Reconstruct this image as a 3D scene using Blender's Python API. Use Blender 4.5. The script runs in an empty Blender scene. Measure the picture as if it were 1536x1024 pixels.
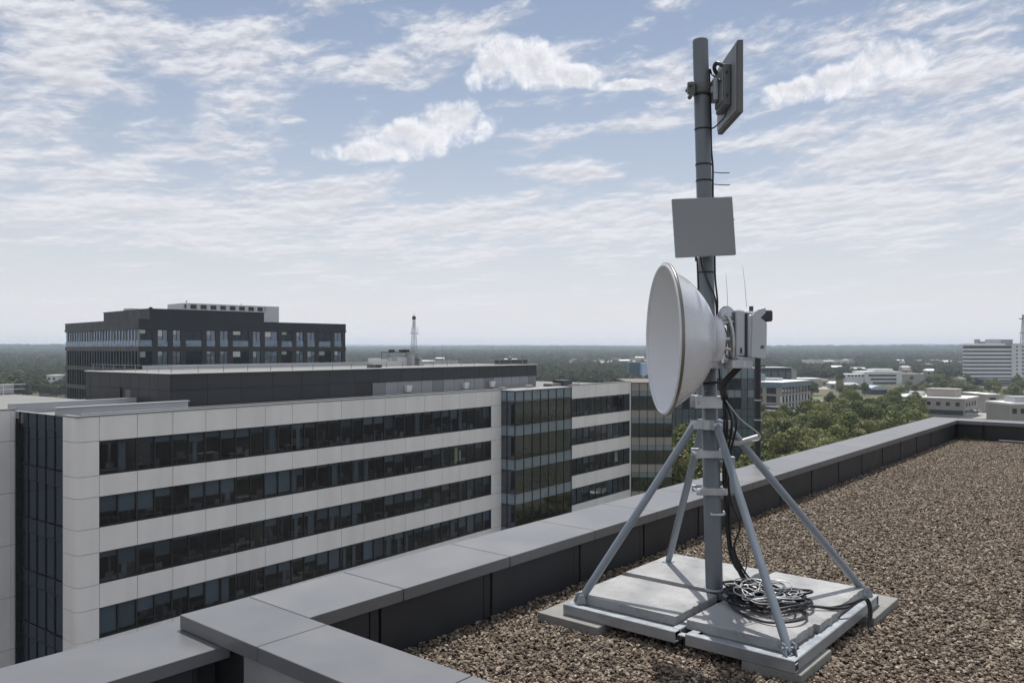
import bpy, math, random
import numpy as np
from mathutils import Vector, Matrix
rnd = random.Random(7)
C = bpy.context.scene.collection
SC = bpy.context.scene
PI = math.pi
# ------------------------------------------------------------------ survey: camera 1.65 m above the gravel, heading 39.93 deg from +X
CF = 1213.8; HD = math.radians(39.93); CZ = 1.65
FW = (math.cos(HD), math.sin(HD)); RT = (math.sin(HD), -math.cos(HD))
def LD(l, d, z=0.0):                      # metres to the right, metres ahead -> world
    return Vector((FW[0]*d + RT[0]*l, FW[1]*d + RT[1]*l, z))
def at(x, y, d):                          # sighting: bearing/elevation and a distance -> world
    v = LD((x-768)/CF*d, d); v.z = CZ + (524-y)/CF*d; return v
RA = HD - PI/2                            # heading of the "right" direction
GZ = -28.35

# ------------------------------------------------------------------ materials
def newmat(name):
    m = bpy.data.materials.new(name); m.use_nodes = True
    nt = m.node_tree; b = nt.nodes['Principled BSDF']; return m, nt, b
def mat(name, col, rough=.6, metal=0.0, var=.12, scale=3.0, bump=0.0, bscale=40.0, spec=.5, coat=0.0, streak=0.0, objvar=0.0, dirt=0.0, isl=0.0):
    m, nt, b = newmat(name); N = nt.nodes; L = nt.links
    b.inputs['Roughness'].default_value = rough; b.inputs['Metallic'].default_value = metal
    b.inputs['Specular IOR Level'].default_value = spec
    if coat: b.inputs['Coat Weight'].default_value = coat
    tc = N.new('ShaderNodeTexCoord')
    no = N.new('ShaderNodeTexNoise'); no.inputs['Scale'].default_value = scale; no.inputs['Detail'].default_value = 6; no.inputs['Roughness'].default_value = .62
    L.new(tc.outputs['Object'], no.inputs['Vector'])
    mr = N.new('ShaderNodeMapRange'); mr.inputs[1].default_value = .28; mr.inputs[2].default_value = .72
    mr.inputs[3].default_value = 1-var; mr.inputs[4].default_value = 1+var
    L.new(no.outputs['Fac'], mr.inputs[0]); fac = mr.outputs[0]
    if streak:
        mp = N.new('ShaderNodeMapping'); mp.inputs['Scale'].default_value = (1, 1, .06)
        L.new(tc.outputs['Object'], mp.inputs['Vector'])
        n2 = N.new('ShaderNodeTexNoise'); n2.inputs['Scale'].default_value = scale*2.5; n2.inputs['Detail'].default_value = 5
        L.new(mp.outputs[0], n2.inputs['Vector'])
        m2 = N.new('ShaderNodeMapRange'); m2.inputs[1].default_value = .4; m2.inputs[2].default_value = .75; m2.inputs[3].default_value = 1; m2.inputs[4].default_value = 1-streak
        L.new(n2.outputs['Fac'], m2.inputs[0])
        mu = N.new('ShaderNodeMath'); mu.operation = 'MULTIPLY'; L.new(fac, mu.inputs[0]); L.new(m2.outputs[0], mu.inputs[1]); fac = mu.outputs[0]
    if objvar:
        oi = N.new('ShaderNodeObjectInfo'); m3 = N.new('ShaderNodeMapRange'); m3.inputs[3].default_value = 1-objvar; m3.inputs[4].default_value = 1+objvar
        L.new(oi.outputs['Random'], m3.inputs[0])
        mu = N.new('ShaderNodeMath'); mu.operation = 'MULTIPLY'; L.new(fac, mu.inputs[0]); L.new(m3.outputs[0], mu.inputs[1]); fac = mu.outputs[0]
    if isl:
        gi_ = N.new('ShaderNodeNewGeometry'); m3 = N.new('ShaderNodeMapRange'); m3.inputs[3].default_value = 1-isl; m3.inputs[4].default_value = 1+isl
        L.new(gi_.outputs['Random Per Island'], m3.inputs[0])
        mu = N.new('ShaderNodeMath'); mu.operation = 'MULTIPLY'; L.new(fac, mu.inputs[0]); L.new(m3.outputs[0], mu.inputs[1]); fac = mu.outputs[0]
    if dirt:                              # small speckles and stains
        n4 = N.new('ShaderNodeTexNoise'); n4.inputs['Scale'].default_value = scale*9; n4.inputs['Detail'].default_value = 8; n4.inputs['Roughness'].default_value = .75
        L.new(tc.outputs['Object'], n4.inputs['Vector'])
        m4 = N.new('ShaderNodeMapRange'); m4.inputs[1].default_value = .55; m4.inputs[2].default_value = .72; m4.inputs[3].default_value = 1; m4.inputs[4].default_value = 1-dirt
        L.new(n4.outputs['Fac'], m4.inputs[0])
        mu = N.new('ShaderNodeMath'); mu.operation = 'MULTIPLY'; L.new(fac, mu.inputs[0]); L.new(m4.outputs[0], mu.inputs[1]); fac = mu.outputs[0]
    vm = N.new('ShaderNodeVectorMath'); vm.operation = 'SCALE'; vm.inputs[0].default_value = col[:3]
    L.new(fac, vm.inputs['Scale']); L.new(vm.outputs[0], b.inputs['Base Color'])
    rr = N.new('ShaderNodeMapRange'); rr.inputs[1].default_value = .3; rr.inputs[2].default_value = .7; rr.inputs[3].default_value = max(.02, rough-.08); rr.inputs[4].default_value = min(1, rough+.1)
    L.new(no.outputs['Fac'], rr.inputs[0]); L.new(rr.outputs[0], b.inputs['Roughness'])
    if bump:
        nb = N.new('ShaderNodeTexNoise'); nb.inputs['Scale'].default_value = bscale; nb.inputs['Detail'].default_value = 5
        L.new(tc.outputs['Object'], nb.inputs['Vector'])
        bp = N.new('ShaderNodeBump'); bp.inputs['Strength'].default_value = bump; bp.inputs['Distance'].default_value = .01
        L.new(nb.outputs['Fac'], bp.inputs['Height']); L.new(bp.outputs[0], b.inputs['Normal'])
    return m
def glass(name, tint, refl=.12, rough=.03, opac=.5, wave=.02):
    """window glass: fresnel mirror over a tinted see-through pane (opac = share of it that is an opaque body tint)"""
    m = bpy.data.materials.new(name); m.use_nodes = True; nt = m.node_tree; N = nt.nodes; L = nt.links
    N.clear(); out = N.new('ShaderNodeOutputMaterial')
    tr = N.new('ShaderNodeBsdfTransparent'); tr.inputs[0].default_value = (*[min(1, .72+1.2*t) for t in tint], 1)
    df = N.new('ShaderNodeBsdfDiffuse'); df.inputs[0].default_value = (*[abs(t)*.5 if t < 0 else t for t in tint], 1)
    gl = N.new('ShaderNodeBsdfGlossy'); gl.inputs['Roughness'].default_value = rough; gl.inputs[0].default_value = (.74, .82, 1, 1)
    tc = N.new('ShaderNodeTexCoord'); nb = N.new('ShaderNodeTexNoise'); nb.inputs['Scale'].default_value = .6; nb.inputs['Detail'].default_value = 2
    L.new(tc.outputs['Object'], nb.inputs['Vector'])
    bp = N.new('ShaderNodeBump'); bp.inputs['Strength'].default_value = 1; bp.inputs['Distance'].default_value = wave
    L.new(nb.outputs['Fac'], bp.inputs['Height']); L.new(bp.outputs[0], gl.inputs['Normal'])
    m1 = N.new('ShaderNodeMixShader'); m1.inputs[0].default_value = opac; L.new(tr.outputs[0], m1.inputs[1]); L.new(df.outputs[0], m1.inputs[2])
    fr = N.new('ShaderNodeFresnel'); fr.inputs[0].default_value = 1.5
    ad = N.new('ShaderNodeMath'); ad.operation = 'MULTIPLY_ADD'; ad.inputs[1].default_value = 1; ad.inputs[2].default_value = refl; ad.use_clamp = True
    L.new(fr.outputs[0], ad.inputs[0])
    gm = N.new('ShaderNodeNewGeometry'); iv = N.new('ShaderNodeMath'); iv.operation = 'SUBTRACT'; iv.inputs[0].default_value = 1; L.new(gm.outputs['Backfacing'], iv.inputs[1])
    am = N.new('ShaderNodeMath'); am.operation = 'MULTIPLY'; L.new(ad.outputs[0], am.inputs[0]); L.new(iv.outputs[0], am.inputs[1]); ad = am
    m2 = N.new('ShaderNodeMixShader'); L.new(ad.outputs[0], m2.inputs[0]); L.new(m1.outputs[0], m2.inputs[1]); L.new(gl.outputs[0], m2.inputs[2])
    L.new(m2.outputs[0], out.inputs[0]); return m
def foliage(name, cols, leaf=.35):
    m, nt, b = newmat(name); N = nt.nodes; L = nt.links
    b.inputs['Roughness'].default_value = .6; b.inputs['Specular IOR Level'].default_value = .3
    oi = N.new('ShaderNodeObjectInfo'); tc = N.new('ShaderNodeTexCoord')
    ge = N.new('ShaderNodeNewGeometry')
    no = N.new('ShaderNodeTexNoise'); no.inputs['Scale'].default_value = .9; no.inputs['Detail'].default_value = 3; L.new(tc.outputs['Object'], no.inputs['Vector'])
    ad = N.new('ShaderNodeMath'); ad.operation = 'MULTIPLY_ADD'; ad.inputs[1].default_value = .45; L.new(oi.outputs['Random'], ad.inputs[0])
    sb = N.new('ShaderNodeMath'); sb.operation = 'MULTIPLY'; sb.inputs[1].default_value = .5; L.new(no.outputs['Fac'], sb.inputs[0]); 
    s2 = N.new('ShaderNodeMath'); s2.operation = 'MULTIPLY_ADD'; s2.inputs[1].default_value = .3; L.new(ge.outputs['Random Per Island'], s2.inputs[0]); L.new(sb.outputs[0], s2.inputs[2]); L.new(s2.outputs[0], ad.inputs[2])
    cr = N.new('ShaderNodeValToRGB'); e = cr.color_ramp.elements
    e[0].position = .15; e[0].color = (*cols[0], 1); e[1].position = 1; e[1].color = (*cols[-1], 1)
    for i, c in enumerate(cols[1:-1]):
        q = e.new(.15+.85*(i+1)/(len(cols)-1)); q.color = (*c, 1)
    L.new(ad.outputs[0], cr.inputs[0]); L.new(cr.outputs[0], b.inputs['Base Color'])
    out = [n for n in N if n.type == 'OUTPUT_MATERIAL'][0]
    tl = N.new('ShaderNodeBsdfTranslucent'); L.new(cr.outputs[0], tl.inputs[0])
    mx = N.new('ShaderNodeMixShader'); mx.inputs[0].default_value = .25; L.new(b.outputs[0], mx.inputs[1]); L.new(tl.outputs[0], mx.inputs[2]); L.new(mx.outputs[0], out.inputs[0])
    return m

M = {}
M['coping'] = mat('coping_metal', (.13, .134, .14), .36, .0, .12, 1.6, bump=.22, bscale=2.6, spec=.75, objvar=.05, dirt=.06)
M['clad'] = mat('dark_cladding', (.032, .0345, .0385), .5, 0, .16, 2.2, spec=.4, streak=.15, objvar=.1)
M['galv'] = mat('galvanised_steel', (.36, .39, .42), .42, .55, .14, 9, bump=.04, bscale=120, dirt=.22)
M['galv2'] = mat('galvanised_bright', (.55, .58, .61), .36, .6, .15, 12, bump=.03, bscale=150, dirt=.15)
M['mast'] = mat('mast_steel', (.16, .177, .191), .48, .3, .1, 6, bump=.03, bscale=90, streak=.1, dirt=.1)
M['legm'] = mat('leg_steel', (.24, .275, .31), .45, .4, .1, 6, bump=.03, bscale=90, dirt=.1)
M['white'] = mat('white_enamel', (.66, .68, .71), .25, 0, .035, 5, coat=.7, dirt=.05)
M['whitein'] = mat('dish_inner_white', (.72, .72, .74), .42, 0, .03, 5, dirt=.03)
M['plas'] = mat('radio_plastic', (.5, .52, .55), .4, 0, .04, 8, dirt=.1)
M['panel'] = mat('antenna_panel_grey', (.26, .275, .28), .55, 0, .04, 4, bump=.02, bscale=200, dirt=.06)
M['panelback'] = mat('antenna_back_grey', (.13, .133, .133), .5, .2, .1, 6, dirt=.15)
M['rim'] = mat('rim_band', (.22, .2, .17), .35, .7, .1, 8)
M['chrome'] = mat('stainless_clamp', (.5, .51, .52), .25, .9, .1, 14, bump=.06, bscale=60)
M['black'] = mat('black_rubber', (.012, .012, .014), .42, 0, .1, 20)
M['dark'] = mat('dark_plastic', (.04, .043, .047), .4, 0, .1, 12)
M['whitecab'] = mat('pale_cable', (.42, .43, .44), .4, 0, .1, 20)
M['slab'] = mat('concrete_slab', (.33, .333, .333), .36, 0, .3, 3.2, bump=.4, bscale=120, objvar=.06, dirt=.38)
M['pad'] = mat('concrete_pad', (.24, .24, .225), .85, 0, .2, 7, bump=.4, bscale=110, objvar=.06, dirt=.35)
M['membrane'] = mat('roof_membrane', (.2, .2, .2), .85, 0, .15, .4, dirt=.15)
M['paleroof'] = mat('pale_roof', (.21, .21, .205), .85, 0, .12, .25, dirt=.12)
M['wpanel'] = mat('white_facade_panel', (.86, .83, .805), .5, 0, .04, .35, streak=.09, dirt=.05, isl=.035)
M['lpanel'] = mat('grey_facade_panel', (.42, .43, .45), .5, 0, .05, .4, streak=.05)
M['dclad'] = mat('charcoal_cladding', (.03, .033, .039), .5, 0, .12, .5, streak=.15, isl=.12)
M['dclad2'] = mat('charcoal_spandrel', (.04, .04, .043), .45, 0, .1, .5, streak=.1)
M['frame'] = mat('black_window_frame', (.018, .019, .021), .4, 0, .1, 2)
M['blind'] = mat('roller_blind', (.52, .54, .53), .8, 0, .08, 2, objvar=.35)
M['intw'] = mat('office_interior', (.36, .35, .345), .8, 0, .4, .5)
M['furn'] = mat('office_furniture', (.6, .56, .5), .7, 0, .5, .9)
M['louv'] = mat('louvre_grey', (.36, .37, .39), .5, .2, .06, 1, streak=.1)
M['asph'] = mat('asphalt', (.09, .09, .095), .85, 0, .2, .05)
M['road'] = mat('road_surface', (.3, .29, .27), .85, 0, .15, .05)
M['field'] = mat('dry_field', (.34, .29, .19), .95, 0, .25, .01)
M['grass'] = mat('verge_grass', (.11, .14, .06), .95, 0, .35, .03)
M['bark'] = mat('bark', (.09, .07, .05), .9, 0, .3, 3)
M['tealm'] = mat('teal_fascia', (.13, .19, .22), .5, 0, .06, .3)
M['beige'] = mat('beige_render', (.34, .315, .28), .8, 0, .08, .2, streak=.08)
M['wht'] = mat('white_render', (.68, .68, .68), .7, 0, .05, .1, streak=.06)
M['wroof'] = mat('white_roof', (.75, .75, .74), .7, 0, .06, .1)
M['broof'] = mat('brown_roof', (.17, .15, .135), .85, 0, .15, .2)
M['steel'] = mat('painted_steel_grey', (.25, .26, .27), .5, .3, .1, 2)
M['conc'] = mat('concrete_wall', (.3, .3, .3), .85, 0, .1, 1.2, bump=.2, bscale=30, streak=.1)
M['g_win'] = glass('office_window_glass', (-.07, -.02, .02), .0, .02, .12, .004)
M['g_curt'] = glass('curtain_wall_glass', (-.13, -.07, -.02), .09, .02, .15, .01)
M['g_span'] = glass('spandrel_glass', (.2, .26, .3), .14, .05, .85)
M['g_dark'] = glass('dark_tinted_glass', (.014, .02, .026), .0, .03, .93, .006)
M['g_blue'] = glass('blue_tinted_glass', (.06, .09, .115), .12, .04, .88, .02)
M['g_bal'] = glass('balustrade_glass', (.2, .26, .29), .1, .05, .6)
M['car1'] = mat('car_paint_white', (.7, .7, .7), .25, 0, .02, 1, coat=.6)
M['car2'] = mat('car_paint_dark', (.05, .055, .07), .25, 0, .02, 1, coat=.6)
M['car3'] = mat('car_paint_silver', (.35, .37, .4), .25, .4, .02, 1, coat=.6)
lm_, lt_, lb_ = newmat('office_lamp'); lb_.inputs['Emission Color'].default_value = (1, .87, .68, 1); lb_.inputs['Emission Strength'].default_value = 2.2; M['lamp'] = lm_
M['leaf'] = foliage('tree_leaves', [(.03, .04, .013), (.075, .1, .028), (.15, .175, .05), (.25, .255, .09)])
M['leaf_far'] = foliage('woodland_leaves', [(.016, .027, .014), (.038, .056, .024), (.08, .1, .042), (.14, .145, .07)])
M['leaf2'] = foliage('olive_leaves', [(.04, .052, .018), (.1, .12, .037), (.19, .2, .065), (.29, .27, .12)])

# ------------------------------------------------------------------ mesh building
class MB:
    def __init__(s, org=(0, 0, 0)): s.v = []; s.f = []; s.o = Vector(org); s.sm = []
    def add(s, vs, fs, smooth=False):
        n = len(s.v); s.v += [tuple(Vector(p)-s.o) for p in vs]; s.f += [tuple(i+n for i in q) for q in fs]; s.sm += [smooth]*len(fs); return s
    def box(s, x0, x1, y0, y1, z0, z1, mx=None):
        if x0 > x1: x0, x1 = x1, x0
        if y0 > y1: y0, y1 = y1, y0
        if z0 > z1: z0, z1 = z1, z0
        vs = [Vector((x, y, z)) for z in (z0, z1) for x, y in ((x0, y0), (x1, y0), (x1, y1), (x0, y1))]
        if mx: vs = [mx @ p for p in vs]
        return s.add(vs, [(3, 2, 1, 0), (4, 5, 6, 7), (0, 1, 5, 4), (1, 2, 6, 5), (2, 3, 7, 6), (3, 0, 4, 7)])
    def prism(s, poly, z0, z1):
        n = len(poly); vs = [(x, y, z0) for x, y in poly]+[(x, y, z1) for x, y in poly]
        return s.add(vs, [tuple(range(n-1, -1, -1)), tuple(range(n, 2*n))]+[(i, (i+1) % n, (i+1) % n+n, i+n) for i in range(n)])
    def quad(s, a, b, c, d): return s.add([a, b, c, d], [(0, 1, 2, 3)])
    def tube(s, pts, r, n=8, caps=True, smooth=True, closed=False):
        pts = [Vector(p) for p in pts]; m = len(pts); rs = r if isinstance(r, (list, tuple)) else [r]*m
        t0 = (pts[1]-pts[0]).normalized(); up = Vector((0, 0, 1)) if abs(t0.z) < .9 else Vector((1, 0, 0))
        nn = t0.cross(up).normalized(); vs = []
        for i, p in enumerate(pts):
            t = ((pts[(i+1) % m]-pts[i-1]) if (closed or 0 < i < m-1) else (pts[min(i+1, m-1)]-pts[max(i-1, 0)])).normalized()
            nn = (nn-t*nn.dot(t)); nn = nn.normalized() if nn.length > 1e-6 else t.orthogonal().normalized()
            b = t.cross(nn)
            vs += [p+(nn*math.cos(2*PI*k/n)+b*math.sin(2*PI*k/n))*rs[i] for k in range(n)]
        fs = []
        for i in range(m if closed else m-1):
            j = (i+1) % m
            fs += [(i*n+k, i*n+(k+1) % n, j*n+(k+1) % n, j*n+k) for k in range(n)]
        s.add(vs, fs, smooth)
        if caps and not closed:
            s.add(vs[:n], [tuple(range(n-1, -1, -1))]); s.add(vs[-n:], [tuple(range(n))])
        return s
    def lathe(s, prof, n=48, axis='X', smooth=True, c=(0, 0, 0)):
        vs = []; c = Vector(c)
        for t, r in prof:
            for k in range(n):
                a = 2*PI*k/n; u, w = r*math.cos(a), r*math.sin(a)
                vs.append(c+Vector((t, u, w) if axis == 'X' else ((w, t, u) if axis == 'Y' else (u, w, t))))
        fs = [(i*n+k, i*n+(k+1) % n, (i+1)*n+(k+1) % n, (i+1)*n+k) for i in range(len(prof)-1) for k in range(n)]
        return s.add(vs, fs, smooth)
    def build(s, name, m, parent=None, bevel=0, seg=2):
        me = bpy.data.meshes.new(name); me.from_pydata(s.v, [], s.f); me.update()
        me.polygons.foreach_set('use_smooth', s.sm)
        if m: me.materials.append(m)
        o = bpy.data.objects.new(name, me); C.objects.link(o)
        if parent: o.parent = parent
        if bevel:
            b = o.modifiers.new('bevel', 'BEVEL'); b.width = bevel; b.segments = seg; b.limit_method = 'ANGLE'; b.angle_limit = math.radians(35)
            b.harden_normals = False
        return o
def smooth(pts, k=6, closed=False):
    P = [Vector(p) for p in pts]; n = len(P); out = []
    for i in range(n if closed else n-1):
        g = (lambda j: P[j % n]) if closed else (lambda j: P[max(0, min(n-1, j))])
        a, b, c, d = g(i-1), g(i), g(i+1), g(i+2)
        for q in range(k):
            t = q/k; out.append(.5*((2*b)+(c-a)*t+(2*a-5*b+4*c-d)*t*t+(3*b-a-3*c+d)*t**3))
    if not closed: out.append(P[-1])
    return out
def tag(o, label=None, cat=None, group=None, kind=None):
    if label: o['label'] = label
    if cat: o['category'] = cat
    if group: o['group'] = group
    if kind: o['kind'] = kind
    return o
def thing(name, label, cat, loc=(0, 0, 0), rz=0, group=None):
    o = bpy.data.objects.new(name, None); C.objects.link(o); o.location = loc; o.rotation_euler = (0, 0, rz); o.empty_display_size = .2
    return tag(o, label, cat, group)
def copy_tree(o, parent=None):
    c = o.copy(); C.objects.link(c)
    if parent: c.parent = parent
    for ch in list(o.children): copy_tree(ch, c)
    return c

# ------------------------------------------------------------------ the roof we look across
PZ = .348
def roof():
    b = MB(); b.box(2.06, 17.1, -9, 3.75, -.3, -.031)
    o = b.build('roof_deck', M['membrane']); tag(o, kind='structure')
    b = MB(); b.box(-9, 2.055, -9, 3.85, -.6, -.35)
    o = b.build('lower_roof_deck', M['membrane']); tag(o, kind='structure')
    # host building under both roofs
    t = thing('office_block', 'dark clad office block under the gravel roof we look across', 'building', (4, -2, GZ))
    b = MB((4, -2, GZ)); b.box(-9, 17.14, -9, 3.74, GZ, -.62); b.build('wall', M['dclad'], t)
    # long parapet
    def coping(pr, org, x0, x1, y0, y1, z=PZ, th=.066, nm='coping'):
        b = MB(org); b.box(x0, x1, y0, y1, z-th, z); return b.build(nm, M['coping'], pr, .0022, 1)
    L0 = (9.5, 3.54, 0)
    t = thing('parapet_wall', 'long dark metal parapet with pale coping running away along the left of the gravel', 'parapet', L0)
    b = MB(L0); b.box(2.08, 17.13, 3.36, 3.74, -.3, .278); b.build('wall', M['clad'], t)
    xs = [2.381, 3.0, 3.9, 4.85, 5.73]
    while xs[-1] < 15.9: xs.append(xs[-1]+.93)
    xs[-1] = 16.69
    for a, c in zip(xs, xs[1:]): coping(t, L0, a+.003, c-.003, 3.28, 3.80)
    for a, c in zip(xs, xs[1:]):       # cladding panels with double seams between them
        off = -.17
        lo, hi = max(2.39, a+off+.012), c+off-.012
        if c == xs[-1]: hi = 16.68
        b = MB(L0); b.box(lo+.03, hi-.03, 3.315, 3.345, -.05, .276); b.build('cladding_panel', M['clad'], t, .003, 1)
        b = MB(L0); b.box(hi-.018, hi+.042, 3.322, 3.347, -.05, .27); b.build('seam_strip', M['clad'], t, .002, 1)
        b = MB(L0); b.box(lo+.03, hi-.03, 3.77, 3.785, -.9, .276); b.build('outer_panel', M['clad'], t, .003, 1)
    # far cross parapet
    L1 = (16.95, -1, 0)
    t = thing('parapet_wall', 'far dark parapet closing off the end of the gravel roof at right', 'parapet', L1)
    b = MB(L1); b.box(16.77, 17.13, -9, 3.355, -.3, .278); b.build('wall', M['clad'], t)
    ys = [3.80]; 
    while ys[-1] > -8: ys.append(ys[-1]-.95)
    for a, c in zip(ys, ys[1:]): coping(t, L1, 16.694, 17.21, c+.003, a-.003)
    for i, (a, c) in enumerate(zip(ys, ys[1:])):
        b = MB(L1); b.box(16.73, 16.765, c+.03, min(a, 3.30)-.03, -.05, .276); b.build('cladding_panel', M['clad'], t, .003, 1)
    # near cross parapet, its corner piece proud of the low one
    L2 = (2.2, 1, 0)
    t = thing('parapet_wall', 'near parapet with broad coping corner in the left foreground', 'parapet', L2)
    b = MB(L2); b.box(2.075, 2.31, -6, 3.355, -.6, .278)
    b.build('wall', M['conc'], t)
    for a, c in ((3.80, 3.135), (3.129, 2.2), (2.194, 1.25), (1.244, .3), (.294, -.7), (-.706, -1.7)): coping(t, L2, 2.0, 2.377, c, a, PZ+.001, .068)
    for y in (3.05, 2.1, 1.1, .1): 
        b = MB(L2); b.box(2.062, 2.074, y-.9, y-.012, -.34, .277); b.build('outer_panel', M['conc'], t)
    b = MB(L2); b.box(2.31, 2.33, -6, 3.3, -.05, .276); b.build('cladding_panel', M['clad'], t)
    # low parapet at the left
    L3 = (-2, 3.7, 0)
    t = thing('parapet_wall', 'slightly lower parapet with grey coping at the bottom left corner', 'parapet', L3)
    b = MB(L3); b.box(-8, 1.925, 3.50, 3.87, -.6, .21); b.box(1.925, 2.06, 3.58, 3.87, -.6, .209); b.build('wall', M['clad'], t)
    for a, c in ((-8, -6.2), (-6.2, -4.4), (-4.4, -2.6), (-2.6, -.9), (-.9, 2.05)): coping(t, L3, a+.003, c-.003, 3.425, 3.93, .2785, .06)
    for a, c in ((-2.6, -1.2), (-1.2, .3), (.3, 1.9)):
        b = MB(L3); b.box(a+.01, c-.01, 3.475, 3.495, -.34, .217); b.build('cladding_panel', M['clad'], t, .003, 1)
    # white conduit along the foot of the far parapet
    L4 = (16.6, 0, 0)
    b = MB(L4); b.tube([(16.63+.015*math.sin(y*2), y, .028+.006*math.sin(y*3.1)) for y in np.arange(2.6, -6, -.2)], .014, 8)
    o = b.build('conduit', M['whitecab']); o.location = L4; tag(o, 'thin white conduit lying on gravel at the foot of the far parapet', 'conduit')
roof()

def gravel():
    # sheet the stones lie on
    b = MB(); b.box(2.31, 16.765, -9, 3.33, -.03, -.016)
    base = mat('gravel_bed', (.055, .044, .036), .95, 0, .5, 30, bump=1, bscale=60)
    o = b.build('gravel_bed', base); tag(o, kind='structure')
    me = bpy.data.meshes.new('roof_gravel')
    me.from_pydata([(2.33, -3.2, 0), (16.74, -3.2, 0), (16.74, 3.31, 0), (2.33, 3.31, 0)], [], [(0, 1, 2, 3)])
    o = bpy.data.objects.new('roof_gravel', me); C.objects.link(o); tag(o, 'loose tan crushed stone covering the flat roof', 'gravel', kind='stuff')
    m, nt, bs = newmat('crushed_stone'); N = nt.nodes; L = nt.links
    oi = N.new('ShaderNodeObjectInfo'); cr = N.new('ShaderNodeValToRGB'); e = cr.color_ramp.elements
    e[0].color = (.07, .053, .04, 1); e[1].color = (.44, .385, .31, 1)
    for p, c in ((.25, (.112, .083, .058, 1)), (.6, (.195, .152, .11, 1)), (.88, (.29, .235, .178, 1))): q = e.new(p); q.color = c
    L.new(oi.outputs['Random'], cr.inputs[0])
    tc = N.new('ShaderNodeTexCoord'); no = N.new('ShaderNodeTexNoise'); no.inputs['Scale'].default_value = 1.6; no.inputs['Detail'].default_value = 5
    L.new(tc.outputs['Object'], no.inputs['Vector'])
    mr = N.new('ShaderNodeMapRange'); mr.inputs[1].default_value = .3; mr.inputs[2].default_value = .7; mr.inputs[3].default_value = .72; mr.inputs[4].default_value = 1.2
    L.new(no.outputs['Fac'], mr.inputs[0])
    vm = N.new('ShaderNodeVectorMath'); vm.operation = 'SCALE'; L.new(cr.outputs[0], vm.inputs[0]); L.new(mr.outputs[0], vm.inputs['Scale']); L.new(vm.outputs[0], bs.inputs['Base Color'])
    bs.inputs['Roughness'].default_value = .8
    me.materials.append(m)
    g = bpy.data.node_groups.new('scatter_stones', 'GeometryNodeTree')
    g.interface.new_socket('Geometry', in_out='INPUT', socket_type='NodeSocketGeometry'); g.interface.new_socket('Geometry', in_out='OUTPUT', socket_type='NodeSocketGeometry')
    n = g.nodes; l = g.links; gi = n.new('NodeGroupInput'); go = n.new('NodeGroupOutput')
    join = n.new('GeometryNodeGeometryToInstance')
    for i in range(5):
        ic = n.new('GeometryNodeMeshIcoSphere'); ic.inputs['Radius'].default_value = 1; ic.inputs['Subdivisions'].default_value = 2 
        ps = n.new('GeometryNodeInputPosition'); ad = n.new('ShaderNodeVectorMath'); ad.operation = 'ADD'; ad.inputs[1].default_value = (i*7.3, i*3.1, i*1.7); l.new(ps.outputs[0], ad.inputs[0])
        vo = n.new('ShaderNodeTexVoronoi'); vo.inputs['Scale'].default_value = .8; vo.feature = 'F1'; l.new(ad.outputs[0], vo.inputs['Vector'])
        mr = n.new('ShaderNodeMapRange'); mr.inputs[1].default_value = 0; mr.inputs[2].default_value = 1; mr.inputs[3].default_value = 1.25; mr.inputs[4].default_value = .45; l.new(vo.outputs['Distance'], mr.inputs[0])
        sc = n.new('ShaderNodeVectorMath'); sc.operation = 'SCALE'; l.new(ps.outputs[0], sc.inputs[0]); l.new(mr.outputs[0], sc.inputs['Scale'])
        mu = n.new('ShaderNodeVectorMath'); mu.operation = 'MULTIPLY'; mu.inputs[1].default_value = ((1.25, .9, .62), (1.05, .8, .5), (1.3, .75, .6), (.95, .9, .7), (1.4, .85, .45))[i]; l.new(sc.outputs[0], mu.inputs[0])
        sp = n.new('GeometryNodeSetPosition'); l.new(ic.outputs[0], sp.inputs[0]); l.new(mu.outputs[0], sp.inputs['Position'])
        sh = n.new('GeometryNodeSetShadeSmooth'); l.new(sp.outputs[0], sh.inputs[0]); sh.inputs['Shade Smooth'].default_value = False
        sm = n.new('GeometryNodeSetMaterial'); sm.inputs['Material'].default_value = m; l.new(sh.outputs[0], sm.inputs[0])
        l.new(sm.outputs[0], join.inputs[0])
    dp = n.new('GeometryNodeDistributePointsOnFaces'); dp.inputs['Density'].default_value = 4200; dp.inputs['Seed'].default_value = 3; l.new(gi.outputs[0], dp.inputs[0])
    rz = n.new('FunctionNodeRandomValue'); rz.data_type = 'FLOAT_VECTOR'; rz.inputs[0].default_value = (0, 0, -.016); rz.inputs[1].default_value = (0, 0, .004); rz.inputs['Seed'].default_value = 5
    s2 = n.new('GeometryNodeSetPosition'); l.new(dp.outputs[0], s2.inputs[0]); l.new(rz.outputs[0], s2.inputs['Offset'])
    ip = n.new('GeometryNodeInstanceOnPoints'); l.new(s2.outputs[0], ip.inputs[0]); l.new(join.outputs[0], ip.inputs['Instance']); ip.inputs['Pick Instance'].default_value = True
    rr = n.new('FunctionNodeRandomValue'); rr.data_type = 'FLOAT_VECTOR'; rr.inputs[0].default_value = (-.7, -.7, 0); rr.inputs[1].default_value = (.7, .7, 6.28); l.new(rr.outputs[0], ip.inputs['Rotation'])
    rs = n.new('FunctionNodeRandomValue'); rs.data_type = 'FLOAT'; rs.inputs[2].default_value = .0065; rs.inputs[3].default_value = .0158; rs.inputs['Seed'].default_value = 11
    l.new(rs.outputs[1], ip.inputs['Scale']); l.new(ip.outputs[0], go.inputs[0])
    o.modifiers.new('stones', 'NODES').node_group = g
gravel()

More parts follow.
